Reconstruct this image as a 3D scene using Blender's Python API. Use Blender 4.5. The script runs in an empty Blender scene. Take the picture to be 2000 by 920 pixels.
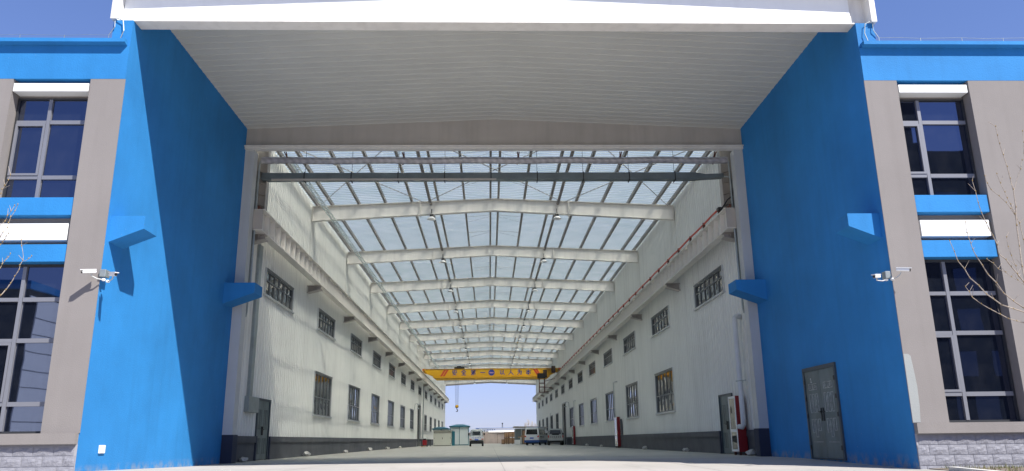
import bpy, bmesh, math, random
from mathutils import Vector, Matrix
random.seed(7)
# ------------------------------------------------------------------ scene, camera, light
SC = bpy.context.scene
COL = SC.collection
SC.view_settings.view_transform = 'Standard'
SC.view_settings.look = 'None'
SC.view_settings.exposure = 0.86
SC.view_settings.gamma = 1.0
cam_d = bpy.data.cameras.new('camera')
cam = bpy.data.objects.new('camera', cam_d)
COL.objects.link(cam)
cam_d.sensor_width = 36.0
cam_d.lens = 26.917
cam_d.clip_start = 0.1
cam_d.clip_end = 8000
_X = (0.99952326, -0.02841339, -0.01207999)
_D = (-0.00433271, 0.25830352, -0.9660541)
_F = (0.03056917, 0.96564588, 0.25805727)
cam.matrix_world = Matrix(((_X[0], -_D[0], -_F[0], 0), (_X[1], -_D[1], -_F[1], 0), (_X[2], -_D[2], -_F[2], 0), (0, 0, 0, 1)))
SC.camera = cam
SUN = Vector((0.95, -1.0, 1.62)).normalized()      # towards the sun
w = bpy.data.worlds.new('World'); SC.world = w; w.use_nodes = True
nt = w.node_tree
sky = nt.nodes.new('ShaderNodeTexSky'); sky.sky_type = 'NISHITA'; sky.sun_disc = False
sky.sun_elevation = math.asin(SUN.z)
sky.sun_rotation = math.atan2(SUN.x, SUN.y)
sky.air_density = 1.25; sky.dust_density = 0.0; sky.ozone_density = 4.0; sky.altitude = 0
bg = nt.nodes['Background']; bg.inputs[1].default_value = 0.087
tint = nt.nodes.new('ShaderNodeMix'); tint.data_type = 'RGBA'; tint.blend_type = 'MULTIPLY'; tint.inputs[0].default_value = 1.0
tint.inputs[7].default_value = (0.97, 1.0, 1.32, 1)
nt.links.new(sky.outputs[0], tint.inputs[6])
def vm(op, a, b):
    n_ = nt.nodes.new('ShaderNodeVectorMath'); n_.operation = op
    for i_, v_ in enumerate((a, b)):
        if isinstance(v_, tuple): n_.inputs[i_].default_value = v_
        else: nt.links.new(v_, n_.inputs[i_])
    return n_.outputs[0]
soft = vm('DIVIDE', tint.outputs[2], vm('ADD', vm('MULTIPLY', tint.outputs[2], (0.15, 0.12, 0.05)), (1, 1, 1)))   # film-like shoulder for the bright horizon
nt.links.new(soft, bg.inputs[0])
sl = bpy.data.lights.new('sun', 'SUN'); sl.energy = 4.5; sl.angle = math.radians(0.53); sl.color = (1.0, 0.965, 0.91)
so = bpy.data.objects.new('sun', sl); COL.objects.link(so)
so.rotation_euler = SUN.to_track_quat('Z', 'Y').to_euler()
so.location = (30, -40, 60)
SC.cycles.max_bounces = 10
SC.cycles.transparent_max_bounces = 16
SC.cycles.sample_clamp_indirect = 8

# ------------------------------------------------------------------ materials
MATS = {}
def mat(name, col, rough=0.6, metal=0.0, var=0.08, vscale=0.6, bump=0.0, bscale=40, ior=1.5, col2=None, stretch=(1, 1, 1), spec=None, streak=0.0):
    if name in MATS: return MATS[name]
    m = bpy.data.materials.new(name); m.use_nodes = True
    n = m.node_tree; N = n.nodes; L = n.links
    b = N['Principled BSDF']
    b.inputs['Roughness'].default_value = rough
    b.inputs['Metallic'].default_value = metal
    b.inputs['IOR'].default_value = ior
    if spec is not None: b.inputs['Specular IOR Level'].default_value = spec
    tc = N.new('ShaderNodeTexCoord')
    mp = N.new('ShaderNodeMapping'); mp.inputs['Scale'].default_value = stretch
    L.new(tc.outputs['Object'], mp.inputs[0])
    if var > 0 or col2:
        t = N.new('ShaderNodeTexNoise'); t.inputs['Scale'].default_value = vscale; t.inputs['Detail'].default_value = 8; t.inputs['Roughness'].default_value = 0.62
        L.new(mp.outputs[0], t.inputs[0])
        cr = N.new('ShaderNodeValToRGB')
        a = col2 if col2 else tuple(c * (1 - var) for c in col)
        z = col if col2 else tuple(min(1, c * (1 + var)) for c in col)
        cr.color_ramp.elements[0].position = 0.32; cr.color_ramp.elements[1].position = 0.68
        cr.color_ramp.elements[0].color = (*a, 1); cr.color_ramp.elements[1].color = (*z, 1)
        L.new(t.outputs[0], cr.inputs[0])
        out = cr.outputs[0]
        if streak > 0:
            mp2 = N.new('ShaderNodeMapping'); mp2.inputs['Scale'].default_value = (3.0, 3.0, 0.16)
            L.new(tc.outputs['Object'], mp2.inputs[0])
            t2 = N.new('ShaderNodeTexNoise'); t2.inputs['Scale'].default_value = 1.4; t2.inputs['Detail'].default_value = 7
            L.new(mp2.outputs[0], t2.inputs[0])
            r2 = N.new('ShaderNodeMapRange'); r2.inputs[1].default_value = 0.48; r2.inputs[2].default_value = 0.75; r2.inputs[3].default_value = 0.0; r2.inputs[4].default_value = streak
            L.new(t2.outputs[0], r2.inputs[0])
            mx = N.new('ShaderNodeMix'); mx.data_type = 'RGBA'
            L.new(r2.outputs[0], mx.inputs[0]); L.new(out, mx.inputs[6]); mx.inputs[7].default_value = (col[0] * .45, col[1] * .43, col[2] * .4, 1)
            out = mx.outputs[2]
        if name == 'pipe_wrap':
            wv = N.new('ShaderNodeTexWave'); wv.bands_direction = 'DIAGONAL'; wv.inputs['Scale'].default_value = 2.6; wv.inputs['Distortion'].default_value = 0.8
            L.new(tc.outputs['Object'], wv.inputs[0])
            mg = N.new('ShaderNodeMix'); mg.data_type = 'RGBA'; mg.blend_type = 'MULTIPLY'; mg.inputs[0].default_value = 0.22
            L.new(out, mg.inputs[6]); L.new(wv.outputs[0], mg.inputs[7]); out = mg.outputs[2]
        if name == 'pale_grey_cladding':  # groove shade between the ribs, painted into the cladding colour
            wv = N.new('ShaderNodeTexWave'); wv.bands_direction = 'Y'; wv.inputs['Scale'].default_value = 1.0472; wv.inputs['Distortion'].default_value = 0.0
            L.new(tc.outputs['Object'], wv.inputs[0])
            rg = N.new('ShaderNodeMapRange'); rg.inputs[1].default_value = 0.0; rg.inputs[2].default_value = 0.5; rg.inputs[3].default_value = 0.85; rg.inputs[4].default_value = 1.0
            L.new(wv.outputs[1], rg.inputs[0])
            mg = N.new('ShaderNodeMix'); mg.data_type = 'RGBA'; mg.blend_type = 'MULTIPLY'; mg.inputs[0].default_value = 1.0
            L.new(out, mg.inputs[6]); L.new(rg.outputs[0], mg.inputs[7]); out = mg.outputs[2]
        if name == 'blue_render':
            ge = N.new('ShaderNodeNewGeometry'); sp = N.new('ShaderNodeSeparateXYZ'); L.new(ge.outputs['Position'], sp.inputs[0])
            ra = N.new('ShaderNodeMapRange'); ra.inputs[1].default_value = -0.62; ra.inputs[2].default_value = -0.36; ra.inputs[3].default_value = 1.0; ra.inputs[4].default_value = 0.0
            L.new(sp.outputs[2], ra.inputs[0])
            t5 = N.new('ShaderNodeTexNoise'); t5.inputs['Scale'].default_value = 4.5; t5.inputs['Detail'].default_value = 8; L.new(tc.outputs['Object'], t5.inputs[0])
            rb = N.new('ShaderNodeMapRange'); rb.inputs[1].default_value = 0.42; rb.inputs[2].default_value = 0.62; rb.inputs[3].default_value = 0.0; rb.inputs[4].default_value = 0.75; L.new(t5.outputs[0], rb.inputs[0])
            mu = N.new('ShaderNodeMath'); mu.operation = 'MULTIPLY'; L.new(ra.outputs[0], mu.inputs[0]); L.new(rb.outputs[0], mu.inputs[1])
            mz = N.new('ShaderNodeMix'); mz.data_type = 'RGBA'; L.new(mu.outputs[0], mz.inputs[0]); L.new(out, mz.inputs[6]); mz.inputs[7].default_value = (0.33, 0.31, 0.27, 1)
            t6 = N.new('ShaderNodeTexNoise'); t6.inputs['Scale'].default_value = 7.0; t6.inputs['Detail'].default_value = 6; L.new(tc.outputs['Object'], t6.inputs[0])
            rc_ = N.new('ShaderNodeMapRange'); rc_.inputs[1].default_value = 0.74; rc_.inputs[2].default_value = 0.78; rc_.inputs[3].default_value = 0.0; rc_.inputs[4].default_value = 0.6; L.new(t6.outputs[0], rc_.inputs[0])
            m9 = N.new('ShaderNodeMix'); m9.data_type = 'RGBA'; L.new(rc_.outputs[0], m9.inputs[0]); L.new(mz.outputs[2], m9.inputs[6]); m9.inputs[7].default_value = (0.35, 0.45, 0.55, 1)
            out = m9.outputs[2]
        L.new(out, b.inputs['Base Color'])
    else:
        b.inputs['Base Color'].default_value = (*col, 1)
    if bump > 0:
        t3 = N.new('ShaderNodeTexNoise'); t3.inputs['Scale'].default_value = bscale; t3.inputs['Detail'].default_value = 5
        L.new(mp.outputs[0], t3.inputs[0])
        bp = N.new('ShaderNodeBump'); bp.inputs['Strength'].default_value = bump; bp.inputs['Distance'].default_value = 0.02
        L.new(t3.outputs[0], bp.inputs['Height']); L.new(bp.outputs[0], b.inputs['Normal'])
    MATS[name] = m
    return m
blue = mat('blue_render', (0.026, 0.206, 0.50), 0.75, var=0.13, vscale=0.45, bump=0.25, bscale=30, spec=0.25, streak=0.12)
grey = mat('grey_render', (0.245, 0.225, 0.213), 0.85, var=0.05, vscale=0.7, bump=0.2, bscale=45, spec=0.2, streak=0.10)
greyl = mat('light_grey_render', (0.32, 0.335, 0.325), 0.85, var=0.05, bump=0.2, spec=0.2)
whitep = mat('white_panel_paint', (0.86, 0.87, 0.85), 0.55, var=0.03, streak=0.08)
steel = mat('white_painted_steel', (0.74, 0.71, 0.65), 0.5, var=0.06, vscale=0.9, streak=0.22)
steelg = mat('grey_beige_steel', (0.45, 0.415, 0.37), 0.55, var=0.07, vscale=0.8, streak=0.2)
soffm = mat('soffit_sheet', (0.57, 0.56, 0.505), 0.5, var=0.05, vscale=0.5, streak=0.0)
purm = mat('purlin_steel', (0.27, 0.25, 0.225), 0.6, var=0.12, vscale=1.2)
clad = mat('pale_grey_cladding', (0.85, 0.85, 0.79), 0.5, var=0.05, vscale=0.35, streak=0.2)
flash = mat('flashing_white', (0.52, 0.53, 0.52), 0.5, var=0.05, streak=0.15)
plinthm = mat('dark_grey_plinth', (0.085, 0.09, 0.10), 0.85, var=0.18, vscale=1.3, bump=0.3, bscale=20, streak=0.1)
navy = mat('navy_plinth', (0.03, 0.035, 0.06), 0.8, var=0.15)
doorm = mat('door_grey_green', (0.115, 0.15, 0.155), 0.45, var=0.25, vscale=2.2, stretch=(1, 1, 0.5))
doorf = mat('door_frame_grey', (0.05, 0.068, 0.08), 0.5, var=0.1)
scuff = mat('door_scuffed_edge', (0.36, 0.39, 0.38), 0.6, var=0.5, vscale=9)
black = mat('black_parts', (0.012, 0.012, 0.013), 0.5, var=0)
rubber = mat('tyre_rubber', (0.02, 0.02, 0.021), 0.85, var=0.1)
framm = mat('window_frame_grey', (0.22, 0.225, 0.25), 0.4, metal=0.25, var=0.05)
darkf = mat('outer_frame_dark', (0.03, 0.032, 0.036), 0.5, var=0.05)
framd = mat('window_frame_dark', (0.17, 0.18, 0.18), 0.45, var=0.08)
galv = mat('galvanised_metal', (0.34, 0.38, 0.38), 0.42, metal=0.55, var=0.15, vscale=2.5)
galvd = mat('dark_galvanised_duct', (0.16, 0.19, 0.195), 0.45, metal=0.4, var=0.2, vscale=1.5)
insul = mat('pipe_wrap', (0.46, 0.44, 0.45), 0.4, metal=0.3, var=0.2, vscale=4)
redp = mat('red_paint', (0.26, 0.012, 0.015), 0.4, var=0.1)
redc = mat('red_conduit', (0.60, 0.07, 0.03), 0.5, var=0.1)
yel = mat('crane_yellow', (0.80, 0.43, 0.012), 0.4, var=0.05, vscale=0.8, streak=0.08)
yeld = mat('crane_yellow_oily', (0.42, 0.22, 0.02), 0.5, var=0.4, vscale=2.5)
rustm = mat('rusty_brown_steel', (0.11, 0.035, 0.02), 0.7, var=0.3, vscale=6)
inkb = mat('letter_blue', (0.02, 0.055, 0.35), 0.5, var=0)
inkr = mat('logo_red', (0.5, 0.02, 0.02), 0.5, var=0)
white = mat('clean_white', (0.82, 0.82, 0.80), 0.4, var=0.02)
pvc = mat('white_plastic_pipe', (0.62, 0.64, 0.66), 0.4, var=0.05, vscale=3)
bark = mat('pale_bark', (0.36, 0.30, 0.24), 0.85, var=0.3, vscale=20)
budm = mat('bud_brown', (0.30, 0.20, 0.06), 0.8, var=0.2, vscale=40)
rockm = mat('pale_rubble', (0.5, 0.48, 0.44), 0.9, var=0.25, vscale=12, bump=0.6, bscale=25)
teal = mat('teal_painted_metal', (0.02, 0.14, 0.19), 0.45, var=0.1)
shedw = mat('shed_white_panel', (0.62, 0.68, 0.68), 0.5, var=0.04)
cabm = mat('cabinet_beige', (0.55, 0.56, 0.49), 0.5, var=0.05)
card = mat('plywood_crate', (0.46, 0.285, 0.165), 0.8, var=0.15, vscale=3)
cardd = mat('plywood_batten', (0.22, 0.12, 0.065), 0.8, var=0.15, vscale=3)
cream = mat('cream_render', (0.62, 0.50, 0.42), 0.85, var=0.08, vscale=1.5)
shedg = mat('shed_grey_green', (0.20, 0.235, 0.235), 0.7, var=0.08)
roofb = mat('blue_roof_sheet', (0.10, 0.19, 0.42), 0.5, var=0.05)
vanw = mat('vehicle_white_paint', (0.66, 0.68, 0.68), 0.3, var=0.04, vscale=1)
vang = mat('vehicle_dusty_white', (0.50, 0.50, 0.46), 0.45, var=0.12, vscale=2)
vanb = mat('vehicle_blue_paint', (0.015, 0.075, 0.27), 0.35, var=0.05)
vglass = mat('vehicle_glass', (0.012, 0.014, 0.017), 0.08, var=0)
tail = mat('tail_light_red', (0.45, 0.02, 0.015), 0.3, var=0)
amber = mat('tail_light_amber', (0.6, 0.16, 0.02), 0.3, var=0)
plate = mat('plate_blue', (0.03, 0.12, 0.55), 0.5, var=0)
grassm = mat('dry_grass', (0.10, 0.12, 0.035), 0.9, var=0.3, vscale=3, col2=(0.22, 0.19, 0.09))
soil = mat('planter_soil', (0.16, 0.13, 0.10), 0.95, var=0.3, vscale=6, bump=0.6, bscale=30)
kerbm = mat('kerb_concrete', (0.58, 0.56, 0.52), 0.85, var=0.08, vscale=3, bump=0.3)
farm = mat('far_field', (0.30, 0.29, 0.24), 0.95, var=0.15, vscale=0.02)
groutm = mat('tile_grout', (0.32, 0.32, 0.34), 0.9, var=0.05)
darkin = mat('dark_interior', (0.02, 0.022, 0.025), 0.8, var=0)

def glassmat(name, base, ior, rough, wave, wscale, dust=0.0):
    m = bpy.data.materials.new(name); m.use_nodes = True
    n = m.node_tree; N = n.nodes; L = n.links
    b = N['Principled BSDF']; b.inputs['Roughness'].default_value = rough; b.inputs['IOR'].default_value = ior
    if name == 'office_window_glass': b.inputs['Specular Tint'].default_value = (0.58, 0.68, 1.0, 1)
    tc = N.new('ShaderNodeTexCoord')
    t = N.new('ShaderNodeTexNoise'); t.inputs['Scale'].default_value = wscale; t.inputs['Detail'].default_value = 1
    L.new(tc.outputs['Object'], t.inputs[0])
    bp = N.new('ShaderNodeBump'); bp.inputs['Strength'].default_value = 1.0; bp.inputs['Distance'].default_value = wave
    L.new(t.outputs[0], bp.inputs['Height']); L.new(bp.outputs[0], b.inputs['Normal'])
    t2 = N.new('ShaderNodeTexNoise'); t2.inputs['Scale'].default_value = 3.0; t2.inputs['Detail'].default_value = 6
    L.new(tc.outputs['Object'], t2.inputs[0])
    cr = N.new('ShaderNodeValToRGB'); cr.color_ramp.elements[0].position = 0.45; cr.color_ramp.elements[1].position = 0.8
    cr.color_ramp.elements[0].color = (*base, 1); cr.color_ramp.elements[1].color = (*[c + dust for c in base], 1)
    L.new(t2.outputs[0], cr.inputs[0]); L.new(cr.outputs[0], b.inputs['Base Color'])
    return m
fglass = glassmat('office_window_glass', (0.005, 0.007, 0.012), 2.5, 0.015, 0.0011, 1.2, 0.008)
hglass = glassmat('hall_window_glass', (0.03, 0.036, 0.038), 1.95, 0.03, 0.006, 1.6, 0.02)

def roofmat():
    m = bpy.data.materials.new('translucent_roof_sheet'); m.use_nodes = True
    n = m.node_tree; N = n.nodes; L = n.links
    N.remove(N['Principled BSDF']); o = N['Material Output']
    tl = N.new('ShaderNodeBsdfTranslucent'); tr = N.new('ShaderNodeBsdfTransparent'); gl = N.new('ShaderNodeBsdfGlossy'); df = N.new('ShaderNodeBsdfDiffuse')
    gl.inputs['Roughness'].default_value = 0.3; gl.inputs[0].default_value = (0.8, 0.9, 0.95, 1)
    df.inputs[0].default_value = (0.50, 0.54, 0.54, 1)
    tc = N.new('ShaderNodeTexCoord'); t = N.new('ShaderNodeTexNoise'); t.inputs['Scale'].default_value = 0.9; t.inputs['Detail'].default_value = 7
    L.new(tc.outputs['Object'], t.inputs[0])
    cr = N.new('ShaderNodeValToRGB'); cr.color_ramp.elements[0].position = .3; cr.color_ramp.elements[1].position = .7
    cr.color_ramp.elements[0].color = (0.60, 0.72, 0.66, 1); cr.color_ramp.elements[1].color = (0.80, 0.88, 0.82, 1)
    L.new(t.outputs[0], cr.inputs[0])
    wv = N.new('ShaderNodeTexWave'); wv.bands_direction = 'Y'; wv.inputs['Scale'].default_value = 1.257; wv.inputs['Distortion'].default_value = 0.6; wv.inputs['Detail'].default_value = 3; wv.inputs['Detail Scale'].default_value = 0.4
    L.new(tc.outputs['Object'], wv.inputs[0])
    rr = N.new('ShaderNodeMapRange'); rr.inputs[1].default_value = .0; rr.inputs[2].default_value = .35; rr.inputs[3].default_value = .72; rr.inputs[4].default_value = 1.0
    L.new(wv.outputs[1], rr.inputs[0])
    mm = N.new('ShaderNodeMix'); mm.data_type = 'RGBA'; mm.blend_type = 'MULTIPLY'; mm.inputs[0].default_value = 1
    L.new(cr.outputs[0], mm.inputs[6]); L.new(rr.outputs[0], mm.inputs[7]); L.new(mm.outputs[2], tl.inputs[0])
    tr.inputs[0].default_value = (0.86, 0.90, 0.86, 1)
    rf_ = N.new('ShaderNodeBsdfRefraction'); rf_.inputs['Roughness'].default_value = 0.75; rf_.inputs['IOR'].default_value = 1.35; rf_.inputs[0].default_value = (1.0, 0.99, 0.92, 1)
    m0 = N.new('ShaderNodeMixShader'); m0.inputs[0].default_value = 0.62
    m1 = N.new('ShaderNodeMixShader'); m1.inputs[0].default_value = 0.09
    L.new(tl.outputs[0], m0.inputs[1]); L.new(rf_.outputs[0], m0.inputs[2]); L.new(m0.outputs[0], m1.inputs[1]); L.new(tr.outputs[0], m1.inputs[2])
    m2 = N.new('ShaderNodeMixShader'); m2.inputs[0].default_value = 0.02
    L.new(m1.outputs[0], m2.inputs[1]); L.new(df.outputs[0], m2.inputs[2])
    m3 = N.new('ShaderNodeMixShader'); m3.inputs[0].default_value = 0.05
    L.new(m2.outputs[0], m3.inputs[1]); L.new(gl.outputs[0], m3.inputs[2])
    L.new(m3.outputs[0], o.inputs[0])
    return m
roofm = roofmat()

def groundmat(name, c1, c2, joint, jw, jx, jy, stain):
    m = bpy.data.materials.new(name); m.use_nodes = True
    n = m.node_tree; N = n.nodes; L = n.links
    b = N['Principled BSDF']; b.inputs['Roughness'].default_value = 0.85; b.inputs['Specular IOR Level'].default_value = 0.25
    tc = N.new('ShaderNodeTexCoord')
    def noise(scale, detail=8, stretch=None):
        t = N.new('ShaderNodeTexNoise'); t.inputs['Scale'].default_value = scale; t.inputs['Detail'].default_value = detail; t.inputs['Roughness'].default_value = .65
        if stretch:
            mp = N.new('ShaderNodeMapping'); mp.inputs['Scale'].default_value = stretch
            L.new(tc.outputs['Object'], mp.inputs[0]); L.new(mp.outputs[0], t.inputs[0])
        else: L.new(tc.outputs['Object'], t.inputs[0])
        return t.outputs[0]
    cr = N.new('ShaderNodeValToRGB'); cr.color_ramp.elements[0].position = .3; cr.color_ramp.elements[1].position = .7
    cr.color_ramp.elements[0].color = (*c1, 1); cr.color_ramp.elements[1].color = (*c2, 1)
    L.new(noise(0.35), cr.inputs[0])
    r = N.new('ShaderNodeMapRange'); r.inputs[1].default_value = .58; r.inputs[2].default_value = .78; r.inputs[3].default_value = 0; r.inputs[4].default_value = stain
    L.new(noise(1.1, 9, (1.3, 0.13, 1)), r.inputs[0])
    mx = N.new('ShaderNodeMix'); mx.data_type = 'RGBA'; L.new(r.outputs[0], mx.inputs[0]); L.new(cr.outputs[0], mx.inputs[6])
    mx.inputs[7].default_value = (c1[0] * .4, c1[1] * .4, c1[2] * .4, 1)
    L.new(mx.outputs[2], b.inputs['Base Color'])
    bp = N.new('ShaderNodeBump'); bp.inputs['Strength'].default_value = .35; bp.inputs['Distance'].default_value = .01
    L.new(noise(35, 6), bp.inputs['Height']); L.new(bp.outputs[0], b.inputs['Normal'])
    return m
apronm = groundmat('apron_concrete', (0.35, 0.33, 0.30), (0.43, 0.40, 0.37), 0, 0, 0, 0, 0.55)
floorm = groundmat('hall_floor_concrete', (0.38, 0.37, 0.32), (0.48, 0.465, 0.415), 0, 0, 0, 0, 0.4)
jointm = mat('joint_filler', (0.24, 0.23, 0.215), 0.9, var=0.3, vscale=4)

def tilemat():
    m = mat('split_face_tile', (0.25, 0.25, 0.28), 0.75, var=0.10, vscale=5, stretch=(1, 1, 1), bump=0.9, bscale=14)
    return m
tilem = tilemat()

# ------------------------------------------------------------------ mesh helpers
ORG = {}
def V3(p): return Vector(p)
class MB:
    def __init__(s): s.v = []; s.f = []
    def add(s, vs, fs):
        o = len(s.v); s.v += [tuple(v) for v in vs]; s.f += [tuple(i + o for i in f) for f in fs]; return s
    def box(s, x0, x1, y0, y1, z0, z1):
        if x0 > x1: x0, x1 = x1, x0
        if y0 > y1: y0, y1 = y1, y0
        if z0 > z1: z0, z1 = z1, z0
        return s.add([(x0, y0, z0), (x1, y0, z0), (x1, y1, z0), (x0, y1, z0), (x0, y0, z1), (x1, y0, z1), (x1, y1, z1), (x0, y1, z1)],
                     [(0, 3, 2, 1), (4, 5, 6, 7), (0, 1, 5, 4), (1, 2, 6, 5), (2, 3, 7, 6), (3, 0, 4, 7)])
    def cham(s, x0, x1, y0, y1, z0, z1, c):          # box with chamfered edges
        if x0 > x1: x0, x1 = x1, x0
        bm = bmesh.new(); bmesh.ops.create_cube(bm, size=1)
        for v in bm.verts: v.co = Vector(((x0 + x1) / 2 + v.co.x * (x1 - x0), (y0 + y1) / 2 + v.co.y * (y1 - y0), (z0 + z1) / 2 + v.co.z * (z1 - z0)))
        bmesh.ops.bevel(bm, geom=bm.edges[:], offset=c, segments=1, affect='EDGES')
        bm.verts.index_update(); s.add([v.co for v in bm.verts], [[v.index for v in f.verts] for f in bm.faces]); bm.free(); return s
    def prism(s, poly, axis, a, b):                  # poly: list of 2D pts, extruded on axis from a to b
        n = len(poly)
        def mk(p, t):
            if axis == 'x': return (t, p[0], p[1])
            if axis == 'y': return (p[0], t, p[1])
            return (p[0], p[1], t)
        vs = [mk(p, a) for p in poly] + [mk(p, b) for p in poly]
        fs = [tuple(range(n))[::-1], tuple(range(n, 2 * n))] + [(i, (i + 1) % n, n + (i + 1) % n, n + i) for i in range(n)]
        return s.add(vs, fs)
    def bar(s, p, q, wd, ht=None, up=(0, 0, 1)):
        p = V3(p); q = V3(q); d = (q - p).normalized(); ht = ht or wd
        u = Vector(up)
        if abs(d.dot(u)) > 0.98: u = Vector((1, 0, 0))
        a = d.cross(u).normalized(); b = a.cross(d).normalized()
        vs = []
        for e in (p, q):
            for sa, sb in ((-1, -1), (1, -1), (1, 1), (-1, 1)): vs.append(e + a * sa * wd / 2 + b * sb * ht / 2)
        return s.add(vs, [(0, 1, 2, 3), (7, 6, 5, 4), (0, 4, 5, 1), (1, 5, 6, 2), (2, 6, 7, 3), (3, 7, 4, 0)])
    def tube(s, pts, r, n=8, cap=True):
        pts = [V3(p) for p in pts]; k = len(pts); rs = r if isinstance(r, (list, tuple)) else [r] * k
        rings = []; prev = None
        for i, p in enumerate(pts):
            if i == 0: d = pts[1] - pts[0]
            elif i == k - 1: d = pts[-1] - pts[-2]
            else: d = (pts[i + 1] - p).normalized() + (p - pts[i - 1]).normalized()
            d = d.normalized() if d.length > 1e-9 else Vector((0, 0, 1))
            if prev is None:
                u = Vector((0, 0, 1)) if abs(d.z) < .9 else Vector((1, 0, 0)); a = d.cross(u).normalized()
            else:
                a = prev - d * prev.dot(d); a = a.normalized() if a.length > 1e-6 else d.orthogonal().normalized()
            prev = a; b = d.cross(a)
            rings.append([p + a * rs[i] * math.cos(2 * math.pi * j / n) + b * rs[i] * math.sin(2 * math.pi * j / n) for j in range(n)])
        vs = [v for rg in rings for v in rg]; fs = []
        for i in range(k - 1):
            for j in range(n):
                fs.append((i * n + j, i * n + (j + 1) % n, (i + 1) * n + (j + 1) % n, (i + 1) * n + j))
        if cap: fs.append(tuple(range(n))[::-1]); fs.append(tuple((k - 1) * n + j for j in range(n)))
        return s.add(vs, fs)
    def lathe(s, prof, c, n=14):                      # profile (r,z) around z axis at c
        vs = []; fs = []; k = len(prof)
        for r, z in prof:
            for j in range(n): vs.append((c[0] + r * math.cos(2 * math.pi * j / n), c[1] + r * math.sin(2 * math.pi * j / n), c[2] + z))
        for i in range(k - 1):
            for j in range(n): fs.append((i * n + j, i * n + (j + 1) % n, (i + 1) * n + (j + 1) % n, (i + 1) * n + j))
        fs.append(tuple(range(n))[::-1]); fs.append(tuple((k - 1) * n + j for j in range(n)))
        return s.add(vs, fs)
    def build(s, name, m, parent=None, smooth=False, **kw):
        o0 = ORG.get(parent.name, Vector()) if parent else Vector()
        me = bpy.data.meshes.new(name)
        me.from_pydata([(v[0] - o0[0], v[1] - o0[1], v[2] - o0[2]) for v in s.v], [], s.f)
        me.materials.append(m)
        bm = bmesh.new(); bm.from_mesh(me); bmesh.ops.recalc_face_normals(bm, faces=bm.faces[:]); bm.to_mesh(me); bm.free()
        if smooth:
            for p in me.polygons: p.use_smooth = True
        o = bpy.data.objects.new(name, me); COL.objects.link(o)
        if parent: o.parent = parent
        ORG[o.name] = o0.copy()
        for k, v in kw.items(): o[k] = v
        return o
def B(x0, x1, y0, y1, z0, z1): return MB().box(x0, x1, y0, y1, z0, z1)
def thing(name, label, cat, loc, group=None, rz=0, local=False):
    o = bpy.data.objects.new(name, None); COL.objects.link(o); o.location = loc; o.rotation_euler = (0, 0, rz)
    o.empty_display_size = .3
    o['label'] = label; o['category'] = cat
    if group: o['group'] = group
    ORG[o.name] = Vector((0, 0, 0)) if local else Vector(loc)
    return o
def tag(o, label, cat, group=None):
    o['label'] = label; o['category'] = cat
    if group: o['group'] = group
    return o
def inst(me, name, parent, loc, rot=(0, 0, 0)):        # child that shares a mesh whose origin is local
    o = bpy.data.objects.new(name, me); COL.objects.link(o); o.parent = parent
    o.location = Vector(loc) - ORG[parent.name]; o.rotation_euler = rot
    ORG[o.name] = Vector(loc)
    return o
def copy_tree(o, loc, label=None, rz=None):
    def rec(a, par):
        c = a.copy(); COL.objects.link(c); c.parent = par
        for ch in a.children: rec(ch, c)
        return c
    r = rec(o, None); r.location = loc
    if rz is not None: r.rotation_euler = (0, 0, rz)
    if label: r['label'] = label
    return r

XL, XR, XC = -8.2, 8.76, 0.28
YF, YP, YE = 16.08, 24.5, 147.0
FZ = -0.59
SG = {'L': 1, 'R': -1}
def WX(side, d):      # x at distance d from the wall plane into the hall
    return XL + d if side == 'L' else XR - d
FR = [25.6 + 9 * k for k in range(14)]      # frame lines of the hall

# ------------------------------------------------------------------ ground
def gz(x, y):
    z = FZ
    s = max(0, min(1, (22 - y) / 6)); z += max(-1, min(1, -x / 8.5)) * 0.09 * s
    if y < 14.5: z -= (14.5 - max(y, 1)) / 13.5 * 1.0
    return z
g = MB()
xs = [-60, -30, -16, -12] + [-10 + i for i in range(21)] + [12, 16, 30, 60]
ys = [-60, -20, 0, 1, 4, 7, 10, 12, 13, 14.5] + [15 + .5 * i for i in range(19)]
vs = [(x, y, gz(x, y)) for y in ys for x in xs]; nx = len(xs)
g.add(vs, [(j * nx + i, j * nx + i + 1, (j + 1) * nx + i + 1, (j + 1) * nx + i) for j in range(len(ys) - 1) for i in range(nx - 1)])
g.build('apron_pavement', apronm, smooth=True, kind='structure')
g = MB().add([(XL - .3, 24, FZ), (XR + .3, 24, FZ), (XR + .3, YE + 45, FZ), (XL - .3, YE + 45, FZ)], [(0, 1, 2, 3)])
hf = g.build('hall_floor', floorm, kind='structure')
g = MB().add([(-4000, -900, -2.2), (4000, -900, -2.2), (4000, -59, -2.2), (-4000, -59, -2.2)], [(0, 1, 2, 3)])
g.add([(-4000, 148, FZ - .01), (4000, 148, FZ - .01), (4000, 6000, FZ - .01), (-4000, 6000, FZ - .01)], [(0, 1, 2, 3)])
g.build('ground', farm, kind='structure')
# saw-cut joints in the apron and floor
j = MB()
for y in (17.6, 22.9, 28.0, 33.5, 39, 45, 51, 60, 70, 80):
    for i in range(16):
        x0 = -7.8 + i; p = [(x0, y), (x0 + 1, y), (x0 + 1, y + .018), (x0, y + .018)]
        j.add([(a, b, gz(a, b) + .003) for a, b in p], [(0, 1, 2, 3)])
for x in (-4.2, 0.3, 4.6):
    for i in range(70):
        y0 = 15 + i; p = [(x, y0), (x + .016, y0), (x + .016, y0 + 1), (x, y0 + 1)]
        j.add([(a, b, gz(a, b) + .003) for a, b in p], [(0, 1, 2, 3)])
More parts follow.
